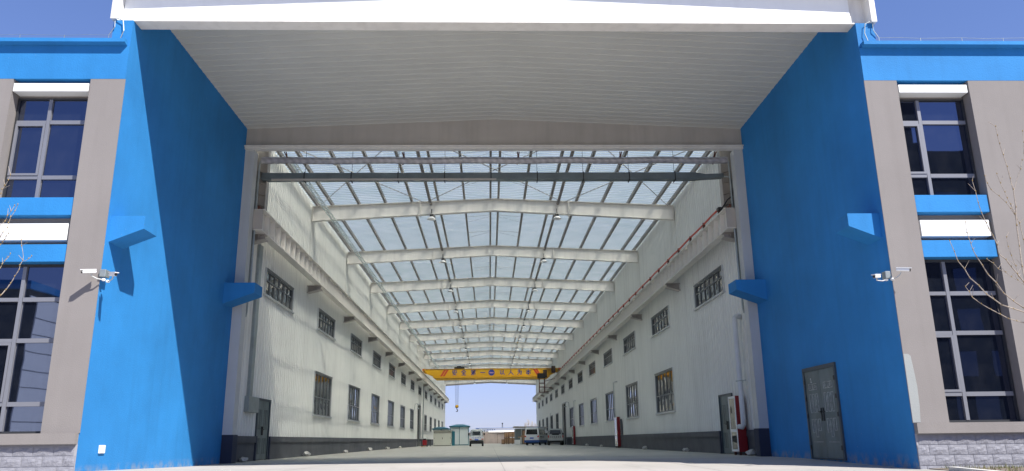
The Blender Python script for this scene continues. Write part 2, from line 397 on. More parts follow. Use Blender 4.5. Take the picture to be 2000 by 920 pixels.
# two wandering cracks
for (x, y) in ((5.9, 19.5), (-5.0, 17.9)):
    for k in range(14):
        x1 = x + random.uniform(.05, .28); y1 = y - random.uniform(-.05, .22)
        j.add([(x, y, gz(x, y) + .003), (x1, y1, gz(x1, y1) + .003), (x1, y1 + .02, gz(x1, y1) + .003), (x, y + .02, gz(x, y) + .003)], [(0, 1, 2, 3)]); x, y = x1, y1
jo = j.build('pavement_joint', jointm, hf); jo['kind'] = 'stuff'

# ------------------------------------------------------------------ office blocks either side of the portal
def tile_mesh(w, h, seed):
    rd = random.Random(seed); nx, nz = 6, 4; vs = []
    for k in range(nz + 1):
        for i in range(nx + 1):
            u, v = i / nx, k / nz
            e = min(u * 3, (1 - u) * 3, v * 2, (1 - v) * 2, 1)
            dgl = 0.5 * math.sin((u * 1.3 + v) * 9 + seed)
            vs.append((u * w, -(0.004 + 0.014 * e + 0.007 * e * (dgl + rd.uniform(-1, 1))), v * h))
    vs += [(0, .01, 0), (w, .01, 0), (w, .01, h), (0, .01, h)]
    n1 = nx + 1; fs = [(k * n1 + i, k * n1 + i + 1, (k + 1) * n1 + i + 1, (k + 1) * n1 + i) for k in range(nz) for i in range(nx)]
    b0 = n1 * (nz + 1)
    fs += [(0, b0, b0 + 1) + tuple(range(nx, 0, -1)), (b0 + 3, nz * n1) + tuple(nz * n1 + i for i in range(1, nx + 1)) + (b0 + 2,)]
    me = bpy.data.meshes.new('tile'); me.from_pydata(vs, [], fs); me.materials.append(tilem); return me
TILES = [tile_mesh(.392, .192, s) for s in range(5)]

def office(side):
    L = side == 'L'; s = -1 if L else 1; X0 = XL if L else XR
    def X(d): return X0 + s * d          # d metres outward from the portal reveal
    lab = 'grey and blue two storey office block left of the hall mouth' if L else 'grey and blue two storey office block right of the hall mouth'
    t = thing('office_block', lab, 'building', (X(4), 20, FZ))
    # reveal wall, blue
    g = MB().box(X(0), X(.44), YF + .005, 16.56, -1.3, 9.5).box(X(0), X(.44), 16.56, YP, -1.3, 10.36)
    rv = g.build('reveal_wall', blue, t)
    # main mass behind the facade skin
    B(X(.44), X(9), 16.36, YP + 40, -1.3, 8.6).build('rear_mass', grey, t)
    # piers
    bay0, bay1 = (.77, 2.48) if L else (.77, 2.46)
    edges = [(-.0, bay0), (bay1, 5.2)]
    for a, b in edges:
        B(X(a), X(b), YF - .015, YF + .3 if a > 0.1 else YF + .004, .24, 8.0).build('pier', grey, t)
    B(X(.44), X(bay0), YF + .004, YF + .3, .24, 8.0).build('pier_return', grey, t)
    B(X(5.2), X(9), YF - .015, YF + .3, -1.3, 8.0).build('outer_wall', grey, t)
    if not L:
        g = MB()
        pts = [(0.0, .25), (.16, .25), (.19, .6), (.20, 1.0), (.17, 1.4), (.15, 1.62), (.1, 1.66), (0.0, 1.66)]
        g.prism([(X(a + .002), b) for a, b in pts], 'y', YF - .0195, YF - .016)
        g.build('primer_patch', greyl, t, label='pale unpainted patch low on the grey pier')
    # blue band + cornice
    MB().box(X(0), X(9), YF - .018, YF + .004, 8.0, 8.83).box(X(.45), X(9), YF + .0045, YF + .3, 8.0, 8.83).build('blue_band', blue, t)
    g = MB().prism([(YF - .16, 8.86), (YF - .16, 8.95), (YF + .35, 8.97), (YF + .35, 8.83), (YF - .05, 8.83)], 'x', X(.05), X(9))
    g.build('cornice', blue, t)
    B(X(.3), X(9), YF + .1, YF + .25, 8.95, 9.0).build('parapet_cap', blue, t)
    # bay: recess back and panels
    B(X(bay0 - .1), X(bay1 + .1), YF + .31, YF + .40, .24, 8.0).build('bay_back', grey, t)
    def panel(nm, m, z0, z1, y, inset=.0):
        MB().cham(X(bay0 + .012 + inset), X(bay1 - .012 - (inset if not L else 0)), y, YF + .305, z0, z1, .006).build(nm, m, t)
    panel('white_panel', whitep, 7.70, 7.90, YF + .0, .02)
    panel('blue_panel', blue, 4.80, 5.20, YF + .01)
    panel('white_panel', whitep, 4.25, 4.62, YF + .03, .05)
    panel('blue_panel', blue, 3.77, 4.15, YF + .01)
    # ledge
    g = MB().box(X(0.02), X(9), YF - .13, YF + .3, .03, .24); g.build('ledge', grey, t)
    B(X(.012), X(9), YF - .02, YF + .0, -1.3, .03).build('plinth_backing', groutm, t)
    # tiles
    zs = [-.19 + .2 * k for k in (0, -1, -2, -3, -4)]
    for r, z in enumerate([-.19, -.395, -.60, -.805, -1.01]):
        off = [0.0, .2, .1, .3, .05][r]
        x = .06 - off if off else .06
        n = 0
        d = .06 - off
        while d < 4.6:
            a = max(d, .016); ww = min(d + .392, 9) - a
            if ww > .08:
                me = TILES[random.randrange(5)]
                lx = X(a) if not L else X(a + ww)
                o = inst(me, 'tile', t, (lx, YF - .024, z)); o.scale = (ww / .392, 1, 1)
            d += .4
    # windows
    def window(z0, z1, tr, sash):
        x0, x1 = sorted((X(bay0 + .01), X(bay1 - .02)))
        yw = YF + .24; fw = .04
        xm = X(1.72) if L else X(1.33)
        g = MB(); d = .06
        g.box(x0, x0 + fw, yw, yw + d, z0, z1).box(x1 - fw, x1, yw, yw + d, z0, z1)
        g.box(x0 + fw, x1 - fw, yw, yw + d, z0, z0 + fw).box(x0 + fw, x1 - fw, yw, yw + d, z1 - fw, z1)
        wd = g.build('window', darkf, t); g = MB()
        g.box(xm - .038, xm + .038, yw - .012, yw + d - .002, z0 + fw, z1 - fw)
        for zt in tr:
            g.box(x0 + fw, xm - .045, yw - .006, yw + d - .002, zt - .04, zt + .04)
            g.box(xm + .045, x1 - fw, yw - .006, yw + d - .002, zt - .045, zt + .045)
        g.build('mullion', framm, wd)
        # opening sash
        a, b = sash; sx0, sx1 = x0 + fw, xm - .045
        g = MB()
        g.box(sx0, sx0 + .05, yw - .02, yw + .03, a, b).box(sx1 - .05, sx1, yw - .02, yw + .03, a, b)
        g.box(sx0 + .05, sx1 - .05, yw - .02, yw + .03, a, a + .05).box(sx0 + .05, sx1 - .05, yw - .02, yw + .03, b - .05, b)
        g.build('sash', framm, wd)
        zz = [z0 + fw] + list(tr[::-1]) + [z1 - fw]
        zz = sorted([z0 + fw - .045] + list(tr) + [z1 - fw + .045])
        for i in range(len(zz) - 1):
            for (pa, pb) in ((x0 + fw, xm - .045), (xm + .045, x1 - fw)):
                me = bpy.data.meshes.new('pane')
                za, zb = zz[i] + .045, zz[i + 1] - .045
                cx, cz = (pa + pb) / 2, (za + zb) / 2
                q = MB().box(pa - cx, pb - cx, 0, .008, za - cz, zb - cz)
                me.from_pydata(q.v, [], q.f); me.materials.append(fglass)
                inst(me, 'pane', wd, (cx, yw + .035, cz), (random.uniform(-.006, .006), 0, random.uniform(-.006, .006)))
    window(5.22, 7.64, (7.05, 5.735), (5.78, 7.005))
    window(.25, 3.75, (3.0, 2.13, .83), (.875, 2.085))
    # blue wedge corbels on the reveal
    def wedge(y0, y1, zt, zw, zk, pr):
        a = X(0); k = X(-pr)
        g = MB().prism([(a, zt), (k, zt), (k, zk), (a, zw)], 'y', y0, y1)
        g.build('wedge_bracket', blue, t)
    wedge(16.24, 16.9, 4.82, 4.24, 4.53, .72)
    wedge(23.55, 24.35, 4.82, 4.16, 4.50, .95)
    # lightning wire on the parapet
    g = MB()
    pts = [(X(.5 + .5 * i), YF - .02, 9.1 + .012 * math.sin(i * 2.1)) for i in range(17)]
    g.tube(pts, .005, 5)
    for i in range(0, 17, 2): g.tube([(X(.5 + .5 * i), YF - .02, 8.95), (X(.5 + .5 * i), YF - .02, 9.1)], .007, 5)
    g.tube([(X(.5), YF - .02, 9.1), (X(.38), YF - .04, 9.3), (X(.40), YF - .04, 9.55)], .01, 5)
    g.tube([(X(.40), YF - .04, 9.55), (X(.2), YF - .05, 9.45), (X(.16), YF - .05, 9.2), (X(.22), YF - .05, 8.98)], .01, 5)
    g.build('lightning_wire', galv, t)
    if L:
        MB().cham(XL, XL + .035, 16.9, 17.15, -.17, .0, .01).build('socket_plate', white, t, label='small white socket plate low on the blue wall')
    else:
        # double door in the reveal wall
        y0, y1, z0, z1 = 19.30, 21.36, -.585, 1.81
        g = MB().box(XR - .05, XR + .02, y0, y0 + .09, z0, z1).box(XR - .05, XR + .02, y1 - .09, y1, z0, z1)
        g.box(XR - .05, XR + .02, y0 + .09, y1 - .09, z1 - .1, z1).box(XR - .045, XR + .02, y0 + .09, y1 - .09, z0, z0 + .035)
        d = g.build('double_door', doorf, t)
        ym = (y0 + y1) / 2
        for (a, b, far) in ((y0 + .095, ym - .006, 0), (ym + .006, y1 - .095, 1)):
            B(XR - .025, XR + .01, a, b, z0 + .04, z1 - .105).build('door_leaf', doorm, d)
            H = z1 - z0 - .14; zb = z0 + .04; W = b - a
            def zz(f): return zb + H * (1 - f)
            g = MB()
            def rect(u0, u1, f0, f1, th=.022):
                for (p, q, r_, s_) in ((u0, u0 + th, f0, f1), (u1 - th, u1, f0, f1)): g.box(XR - .034, XR - .024, a + p * W, a + q * W, zz(s_), zz(r_))
                g.box(XR - .034, XR - .024, a + u0 * W, a + u1 * W, zz(f0 + .008), zz(f0)); g.box(XR - .034, XR - .024, a + u0 * W, a + u1 * W, zz(f1), zz(f1 - .008))
            rect(.2, .78, .15, .225)
            for u in (.3, .62): rect(u, u + .1, .17, .205, .03)
            rect(.45, .53, .158, .218)
            for u in (.2, .42, .64): rect(u, u + .16, .27, .49)
            for u, e in ((.2, .70), (.42, .77), (.64, .72)): rect(u, u + .16, .56, e)
            g.box(XR - .030, XR - .024, a + .15 * W, a + .8 * W, zz(.826), zz(.82))
            g.build('door_moulding', scuff, d)
            hy = b - .06 if not far else a + .06
            g = MB().box(XR - .045, XR - .024, hy - .022, hy + .022, .38, .72)
            g.bar((XR - .06, hy, .62), (XR - .06, hy + (-.13 if not far else .13), .62), .022).box(XR - .065, XR - .04, hy - .012, hy + .012, .60, .64)
            g.build('door_handle', black, d)
            for f in (.1, .3, .5, .86):
                hy = a if not far else b
                B(XR - .06, XR - .04, hy - .03, hy + .03, zz(f + .05), zz(f)).build('hinge', black, d)
        g = MB().box(XR - .03, XR - .0255, 20.86, 20.875, 1.40, 1.52).box(XR - .03, XR - .0255, 20.83, 20.90, 1.40, 1.413)
        g.bar((XR - .028, 20.87, 1.52), (XR - .028, 20.90, 1.495), .012); g.build('door_number', white, d)
    return t
offL = office('L'); offR = office('R')

# kerb, planter bed and grass tufts by the right block
kb = MB().prism([(8.86, 15.2), (9.0, 15.15), (8.55, 13.0), (8.41, 13.05)], 'z', -1.2, -.60).build('kerb_stone', kerbm)
tag(kb, 'short white kerb stone edging the planting strip at the right block', 'kerb')
MB().add([(8.95, 13.0, -.70), (13, 13.0, -.70), (13, YF + .03, -.66), (8.95, YF + .03, -.66)], [(0, 1, 2, 3)]).build('planting_bed', soil, kind='structure')
g = MB()
for i in range(900):
    x = random.uniform(9.1, 12.5); y = random.choice([random.uniform(15.7, 16.0), random.uniform(14.4, 16.0)]); h = random.uniform(.03, .13); a = random.uniform(0, 6.28)
    z = -.68; dx, dy = math.cos(a) * .006, math.sin(a) * .006
    g.add([(x - dx, y - dy, z), (x + dx, y + dy, z), (x + random.uniform(-.05, .05), y + random.uniform(-.05, .05), z + h)], [(0, 1, 2)])
tag(g.build('grass_tufts', grassm), 'sparse dry grass at the foot of the tiled plinth', 'grass')['kind'] = 'stuff'

# ------------------------------------------------------------------ canopy over the hall mouth
cn = thing('canopy', 'white gabled steel canopy spanning between the two blue walls', 'canopy', (XC, 20, FZ))
def roofz(x): return 10.72 - abs(x - XC) * .0425
g = MB().box(XL - .0, XR + .0, 16.12, 16.50, 9.50, 9.53); fb = g.build('fascia_flange', steel, cn)
def gable(x0, x1, y0, y1, zb, dz):
    return MB().prism([(x0, zb), (x1, zb), (x1, roofz(x1) + dz), (XC, roofz(XC) + dz), (x0, roofz(x0) + dz)], 'y', y0, y1)
fw = gable(XL - .35, XR + .0, 16.29, 16.315, 9.53, .2).build('fascia_beam', whitep, cn)
for (a, b) in ((XL - .49, XL - .36), (XR + .36, XR + .49)):
    B(a, b, 16.0, 16.6, 9.50, 10.7).build('end_post', steel, cn)
B(XR + .0, XR + .36, 16.33, 16.345, 9.5, 10.7).build('end_panel', steel, cn)
g = MB()
for sgn in (-1, 1):
    xe = XC + sgn * 9.0
    g.prism([(XC, roofz(XC) + .06), (xe, roofz(xe) + .06), (xe, roofz(xe) + .28), (XC, roofz(XC) + .28)], 'y', 15.98, YP + .3)
g.build('canopy_roof', steel, cn)
B(XL, XR, 15.88, 15.98, 10.37, 10.5).build('gutter', steel, cn) if False else None
# soffit planks running across, each half
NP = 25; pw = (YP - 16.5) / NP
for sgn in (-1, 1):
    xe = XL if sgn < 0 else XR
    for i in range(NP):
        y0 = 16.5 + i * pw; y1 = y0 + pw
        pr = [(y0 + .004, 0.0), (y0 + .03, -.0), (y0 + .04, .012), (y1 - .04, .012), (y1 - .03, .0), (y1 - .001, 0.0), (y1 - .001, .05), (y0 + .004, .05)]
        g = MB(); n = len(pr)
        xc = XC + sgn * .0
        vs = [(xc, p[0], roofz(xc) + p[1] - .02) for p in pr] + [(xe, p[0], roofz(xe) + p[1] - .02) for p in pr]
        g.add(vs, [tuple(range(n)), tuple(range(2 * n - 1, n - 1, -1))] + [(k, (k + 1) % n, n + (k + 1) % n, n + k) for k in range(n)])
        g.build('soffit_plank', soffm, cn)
# portal beam at the back
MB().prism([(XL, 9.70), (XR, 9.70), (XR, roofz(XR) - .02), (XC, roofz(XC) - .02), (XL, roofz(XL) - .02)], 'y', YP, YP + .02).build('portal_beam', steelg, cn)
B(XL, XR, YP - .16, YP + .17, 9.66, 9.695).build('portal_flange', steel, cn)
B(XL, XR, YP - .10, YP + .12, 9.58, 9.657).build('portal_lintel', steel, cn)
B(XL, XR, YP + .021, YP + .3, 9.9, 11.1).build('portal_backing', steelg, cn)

# ------------------------------------------------------------------ hall side walls
UPZ = (5.30, 6.24); LOZ = (1.26, 3.23)
def corr(side, y0, y1, z0, z1, holes, pitch=.3, dep=.055):
    prof = [(0, 0), (.5, 0), (.62, 1), (.88, 1)]
    bk = set(); y = y0
    while y < y1:
        for u, _ in prof: bk.add(round(min(y + u * pitch, y1), 4))
        y += pitch
    bk.add(round(y1, 4))
    for h in holes: bk.add(round(h[0], 4)); bk.add(round(h[1], 4))
    def d(yy):
        u = ((yy - y0) / pitch) % 1
        if u <= .5: return 0
        if u <= .62: return (u - .5) / .12 * dep
        if u <= .88: return dep
        return (1 - u) / .12 * dep
    bk = sorted(bk); g = MB()
    for a, b in zip(bk, bk[1:]):
        if b - a < 1e-4: continue
        m_ = (a + b) / 2
        hz = sorted([(h[2], h[3]) for h in holes if h[0] < m_ < h[1]])
        segs = []; z = z0
        for p, q in hz:
            if p > z: segs.append((z, p))
            z = max(z, q)
        if z < z1: segs.append((z, z1))
        xa, xb = WX(side, -.09 + d(a + 1e-5)), WX(side, -.09 + d(b - 1e-5))
        for p, q in segs: g.add([(xa, a, p), (xb, b, p), (xb, b, q), (xa, a, q)], [(0, 1, 2, 3)])
    return g

jcm = mat('joint_cover_grey', (0.55, 0.54, 0.48), 0.6, var=0.12, streak=0.5)
def hall_wall(side):
    L = side == 'L'
    t = thing('workshop_wall', ('brighter pale corrugated workshop wall along the left of the hall' if L else 'shaded pale corrugated workshop wall along the right of the hall'), 'wall', (WX(side, -.2), 85, FZ))
    W = lambda d: WX(side, d)
    wins = []
    for k in range(13):
        y0 = 28.05 + 9 * k - (.02 * k); wins.append(('u', k, y0, y0 + 4.0))
    dk = 7 if L else 7      # bay with the tall doorway
    for k in range(1, 13):
        if k == dk: continue
        y0 = 28.0 + 9 * k - (.02 * k); wins.append(('l', k, y0, y0 + 4.0))
    holes = [(y0, y1) + (UPZ if c == 'u' else LOZ) for c, k, y0, y1 in wins]
    bigd = (90.0, 94.2, FZ - .1, 4.07)
    door = (28.0, 29.75, FZ - .1, 1.56)
    holes += [bigd, door]
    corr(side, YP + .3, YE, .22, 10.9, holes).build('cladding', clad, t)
    # solid back so nothing shows through
    B(W(-.35), W(-.25), YP + .35, YE, -1, 10.6).build('inner_lining', darkin, t)
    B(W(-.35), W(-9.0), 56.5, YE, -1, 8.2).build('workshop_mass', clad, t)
    # plinth
    g = MB(); g2 = MB()
    for a, b in ((YP + .45, 28.0), (29.75, 90.0), (94.2, YE)):
        g.box(W(-.12), W(.0), a, b, FZ - .3, .02)
        g2.box(W(-.12), W(.05), a, b, .02, .235)
    g.build('plinth', plinthm, t); g2.build('plinth_cap', plinthm, t)
    for a in (28.0, 29.75):
        B(W(-.12), W(.052), a - .06, a + .06, FZ - .2, .24).build('door_jamb_block', navy, t)
    # portal column and corner trim
    B(W(0), W(.31), YP + .0, YP + .4, .26, 9.58).build('portal_column', flash, t)
    B(W(0), W(.34), YP + .0, YP + .45, FZ - .2, .26).build('portal_column_base', navy, t)
    # frame columns' stain strips: slim joint covers at each frame
    for y in FR[1:]:
        B(W(-.10), W(-.045), y - .03, y + .03, 7.65, 10.6).build('joint_cover', jcm, t)
    # windows
    for c, k, y0, y1 in wins:
        z0, z1 = UPZ if c == 'u' else LOZ
        g = MB(); fx0, fx1 = W(-.14), W(-.05); fw = .05
        g.box(fx0, fx1, y0, y0 + fw, z0, z1).box(fx0, fx1, y1 - fw, y1, z0, z1).box(fx0, fx1, y0 + fw, y1 - fw, z0, z0 + fw).box(fx0, fx1, y0 + fw, y1 - fw, z1 - fw, z1)
        ncol = 6 if c == 'u' else 5
        cols = [y0 + fw + (y1 - y0 - 2 * fw) * i / ncol for i in range(ncol + 1)]
        zt = z0 + (z1 - z0) * (.62 if c == 'u' else .43)
        rows = [z0 + fw, zt, z1 - fw]
        for yc in cols[1:-1]: g.box(W(-.13), W(-.07), yc - .02, yc + .02, z0 + fw, z1 - fw)
        for i in range(ncol): g.box(W(-.128), W(-.072), cols[i] + (.02 if i else 0), cols[i + 1] - (.02 if i < ncol - 1 else 0), zt - .022, zt + .022)
        wd = g.build('window', framd, t)
        # sill and side flashing
        s_ = MB().box(W(-.1), W(.03), y0 - .12, y1 + .12, z0 - .07, z0 - .002).box(W(-.09), W(-.02), y0 - .09, y0 - .002, z0, z1 + .06).box(W(-.09), W(-.02), y1 + .002, y1 + .09, z0, z1 + .06)
        s_.build('sill', flash, wd)
        B(W(-.09), W(-.01), y0 - .002, y1 + .002, z1 + .003, z1 + .06).build('head_trim', framd, wd)
        if k <= 3:
            for i in range(ncol):
                for r in range(2):
                    a, b = cols[i] + (.02 if i else 0), cols[i + 1] - (.02 if i < ncol - 1 else 0)
                    p, q = rows[r] + (.022 if r else 0), rows[r + 1] - (.022 if r == 0 else 0)
                    me = bpy.data.meshes.new('pane'); cy, cz = (a + b) / 2, (p + q) / 2
                    qd = MB().box(-.004, .004, a - cy, b - cy, p - cz, q - cz); me.from_pydata(qd.v, [], qd.f); me.materials.append(hglass)
                    inst(me, 'pane', wd, (W(-.11), cy, cz), (0, random.uniform(-.01, .01), random.uniform(-.01, .01)))
        else:
            B(W(-.112), W(-.104), y0 + fw, y1 - fw, z0 + fw, z1 - fw).build('pane', hglass, wd)
    # tall doorway
    g = MB().box(W(-.2), W(.02), bigd[0] - .12, bigd[0], FZ, bigd[3]).box(W(-.2), W(.02), bigd[1], bigd[1] + .12, FZ, bigd[3]).box(W(-.2), W(.02), bigd[0] - .12, bigd[1] + .12, bigd[3], bigd[3] + .12)
    dr = g.build('tall_doorway', flash, t)
    B(W(-.24), W(-.21), bigd[0], bigd[1], FZ, bigd[3]).build('door_leaf', darkin, dr)
    # personnel door
    y0, y1 = 28.0, 29.75; z0, z1 = FZ, 1.56
    g = MB().box(W(-.10), W(-.0), y0 + .061, y0 + .13, z0, z1 - .07).box(W(-.10), W(-.0), y1 - .13, y1 - .061, z0, z1 - .07).box(W(-.10), W(.0), y0 + .061, y1 - .061, z1 - .07, z1)
    dr = g.build('double_door', doorf, t)
    ym = (y0 + y1) / 2
    for a, b, f in ((y0 + .13, ym - .005, 0), (ym + .005, y1 - .13, 1)):
        B(W(-.085), W(-.045), a, b, z0 + .02, z1 - .07).build('door_leaf', doorm, dr)
        g = MB(); Wd = b - a
        for (u0, u1, p, q) in ((.2, .45, .5, 1.15), (.55, .8, .5, 1.15), (.2, .45, -.35, .15), (.55, .8, -.35, .15)):
            g.box(W(-.045), W(-.038), a + u0 * Wd, a + u0 * Wd + .02, p, q).box(W(-.045), W(-.038), a + u1 * Wd - .02, a + u1 * Wd, p, q).box(W(-.045), W(-.037), a + u0 * Wd, a + u1 * Wd, q, q + .02).box(W(-.045), W(-.037), a + u0 * Wd, a + u1 * Wd, p - .02, p)
        g.build('door_moulding', doorf, dr)
        hy = (b - .06) if f == 0 else (a + .06)
        MB().box(W(-.045), W(-.02), hy - .02, hy + .02, .28, .58).bar((W(-.01), hy, .47), (W(-.01), hy + (-.1 if f == 0 else .1), .47), .02).build('door_handle', black, dr)
    # downspouts
    if L:
        g = MB().cham(W(-.05), W(.06), 26.75, 27.1, 1.55, 6.88, .02); g.build('downspout', galv, t)
        MB().cham(W(-.05), W(.12), 26.55, 27.75, 1.02, 1.55, .02).build('junction_box', galv, t)
        g = MB().tube([(W(.0), 97.5, .3), (W(.0), 97.5, 6.6)], .09, 8); g.build('downspout', galv, t)
    else:
        g = MB().tube([(W(-.02), 26.3, 4.06), (W(.16), 26.3, 4.06), (W(.22), 26.25, 4.0), (W(.24), 26.2, 3.85), (W(.24), 26.2, .6), (W(.24), 26.22, .42), (W(.25), 26.35, .33), (W(.30), 26.5, .35)], .085, 12)
        g.build('downspout', pvc, t, smooth=True)
        MB().tube([(W(-.02), 26.7, 1.85), (W(.34), 26.3, 1.85), (W(.2), 25.7, 1.84)], .018, 6).build('pipe_bracket', galv, t)
        for yy, zt in ((54.2, 3.8), (80.5, 3.8), (112, 3.6)):
            MB().tube([(W(-.03), yy - 1, zt), (W(.07), yy - 1, zt), (W(.07), yy - .0, zt), (W(.07), yy, .3)], .045, 8).build('riser_pipe', flash, t)
    # first frame column above the crane girder, with stiffeners
    g = MB().box(W(.0), W(.02), 25.45, 25.75, 7.6, 10.0).box(W(.48), W(.50), 25.45, 25.75, 7.6, 10.0).box(W(.02), W(.48), 25.59, 25.61, 7.6, 10.0)
    for z in (8.0, 8.4, 8.8, 9.2): g.prism([(W(.02), z), (W(.48), z - .12), (W(.48), z - .10), (W(.02), z + .02)], 'y', 25.46, 25.59)
    g.build('frame_column', steelg, t)
    return t
hwL = hall_wall('L'); hwR = hall_wall('R')

corbm = mat('corbel_steel', (0.40, 0.37, 0.34), 0.6, var=0.15, vscale=3)
# ------------------------------------------------------------------ crane girders
def girder(side):
    L = side == 'L'; W = lambda d: WX(side, d)
    t = thing('crane_runway', 'stiffened steel crane runway beam on the ' + ('left wall' if L else 'right wall under the red conduit'), 'crane runway', (W(.45), 85, 6.93), group='crane runway beams on the hall walls')
    y0, y1 = 24.95, YE + .6
    B(W(.30), W(.60), y0, y1, 6.90, 6.93).build('bottom_flange', steel, t)
    B(W(.24), W(.66), y0, y1, 7.60, 7.625).build('top_flange', steel, t)
    B(W(.44), W(.455), y0, y1, 6.93, 7.60).build('web', steel, t)
    B(W(.42), W(.48), y0, y1, 7.63, 7.75).build('rail', rustm, t)
    me = bpy.data.meshes.new('stiffener')
    q = MB().prism([(0, 0), (.15, 0), (.15, .67), (0, .67)], 'y', -.008, .008)
    if not L: q.v = [(-a, b, c) for a, b, c in q.v]
    me.from_pydata(q.v, [], q.f); me.materials.append(steel)
    y = y0 + .02
    while y < y1:
        inst(me, 'stiffener', t, (W(.455), y, 6.93)); y += .75
    # corbels
    me2 = bpy.data.meshes.new('corbel')
    q = MB(); sgn = 1 if L else -1
    def P(pts, a, b): q.prism([(p[0], p[1]) for p in pts], 'y', a, b)
    P([(-.1, 6.57), (.54, 6.72), (.54, 6.875), (-.1, 6.875)], -.008, .008)
    P([(-.1, 6.545), (.60, 6.715), (.60, 6.735), (-.1, 6.57)], -.2, .2)
    P([(-.1, 6.876), (.58, 6.876), (.58, 6.895), (-.1, 6.895)], -.16, .16)
    P([(.34, 6.73), (.36, 6.735), (.36, 6.875), (.34, 6.875)], -.15, -.009)
    P([(.34, 6.73), (.36, 6.735), (.36, 6.875), (.34, 6.875)], .009, .15)
    q.v = [(sgn * a, b, c - 6.9) for a, b, c in q.v]
    me2.from_pydata(q.v, [], q.f); me2.materials.append(corbm)
    for y in FR: inst(me2, 'corbel', t, (W(0), y, 6.9))
    g = MB().box(W(0.02), W(.62), y0 - .03, y0 - .01, 6.93, 7.6); g.build('end_plate', steelg, t)
    return t
grL = girder('L'); grR = girder('R')
# red conductor conduit along right girder
g = MB()
pts = [(WX('R', .60), 25.75 + i * 1.0, 7.82 + .012 * math.sin(i * 1.9)) for i in range(66)]
g.tube(pts, .035, 6); rc = g.build('power_conduit', redc)
tag(rc, 'thin bright red conduit running along the top of the right crane runway', 'conduit')
for i in range(0, 66, 2): B(WX('R', .56), WX('R', .64), 25.7 + i, 25.76 + i, 7.64, 7.87).build('conduit_clip', rustm, rc)
MB().tube([(WX('R', .60), 25.75, 7.82), (WX('R', .58), 25.5, 7.75), (WX('R', .45), 25.2, 7.98), (WX('R', .3), 25.05, 8.1), (WX('R', .28), 24.95, 8.35)], .025, 6).build('feed_cable', black, rc)
MB().cham(WX('R', .53), WX('R', .66), 25.62, 25.85, 7.74, 7.86, .01).build('cable_joint', black, rc)

# ------------------------------------------------------------------ hall roof
rf = thing('hall_roof', 'long gabled steel framed roof with translucent sheets over the hall', 'roof', (XC, 85, 9.9))
def rz(x): return 11.02 - abs(x - XC) * .0425      # top of rafter
def rafter(y, m_=None):
    g = MB()
    t_ = .15
    for sgn in (-1, 1):
        xe = XC + sgn * 8.48
        pts = []
        zt = lambda x: rz(x)
        # bottom line: ends 10.0, rising to 10.44 in the middle with a deeper haunch
        def zb(x):
            a = abs(x - XC) / 8.48
            return 10.46 - .48 * a
        # web
        g.prism([(XC, zb(XC)), (xe, zb(xe)), (xe, zt(xe)), (XC, zt(XC))], 'y', y - .008, y + .008)
        g.prism([(XC, zb(XC) - .02), (xe, zb(xe) - .02), (xe, zb(xe)), (XC, zb(XC))], 'y', y - .12, y + .12)
        g.prism([(XC, zt(XC)), (xe, zt(xe)), (xe, zt(xe) + .02), (XC, zt(XC) + .02)], 'y', y - .12, y + .12)
        g.box(xe - .01 * sgn, xe + .01 * sgn, y - .12, y + .12, zb(xe), zt(xe))
        # splice plate
        xs_ = XC + sgn * 3.5
        g.box(xs_ - .012, xs_ + .012, y - .125, y + .125, zb(xs_) - .10, zt(xs_) + .03)
        g.box(xs_ + .014, xs_ + .032, y - .125, y + .125, zb(xs_) - .10, zt(xs_) + .03)
    return g.build('rafter', m_ or steel, rf)
for y in FR[1:]: rafter(y)
rafter(YE - .3, purm)
PO = [.19, 1.42, 2.66, 3.90, 5.14, 6.38, 7.62]
for sgn in (-1, 1):
    for p in PO + [8.3]:
        x = XC + sgn * p; z = rz(x) + .025
        g = MB().box(x - .04, x + .04, YP + .3, YE, z + .17, z + .18).box(x - .045 * sgn, x - .03 * sgn, YP + .3, YE, z, z + .18)
        g.box(x - .04, x + .05, YP + .3, YE, z, z + .012)
        g.box(x + .045, x + .05, YP + .3, YE, z + .012, z + .03)
        g.build('purlin', purm, rf)
# purlin cleats at the rafters
g = MB()
for y in FR[1:]:
    for sgn in (-1, 1):
        for p in PO:
            x = XC + sgn * p; z = rz(x) + .02
            g.prism([(y + .13, z), (y + .13, z + .14), (y + .34, z)], 'x', x - .05 * sgn, x - .052 * sgn - .004)
            g.bar((x + .02, y + .0, z - .12), (x + .16, y + .3, z + .06), .02)
g.build('purlin_cleat', purm, rf)['kind'] = 'stuff'
# longitudinal tie pipes
for sgn in (-1, 1):
    x = XC + sgn * 3.0
    MB().tube([(x, YP + .35, rz(x) - .10), (x, YE - .3, rz(x) - .10)], .07, 10).build('tie_pipe', purm, rf, smooth=True)
# translucent sheets, corrugated down-slope; one object per bay and slope
bays = [(YP + .3, FR[1])] + [(FR[i], FR[i + 1]) for i in range(1, 13)] + [(FR[13], YE)]
for (a, b) in bays:
    for sgn in (-1, 1):
        n = int((b - a) / .25); g = MB(); rows = []
        for i in range(n * 4 + 1):
            u = i % 4; y = a + (b - a) * i / (n * 4); h = (0, .035, .035, 0)[u]
            rows.append((y, h))
        cx = [XC + sgn * d for d in (0.0, 8.6)]
        vs = []; 
        for (y, h) in rows:
            for x in cx: vs.append((x, y, rz(x) + .215 + h))
        k = len(cx)
        g.add(vs, [(i * k + j_, i * k + j_ + 1, (i + 1) * k + j_ + 1, (i + 1) * k + j_) for i in range(len(rows) - 1) for j_ in range(k - 1)])
        g.build('roof_sheet', roofm, rf)
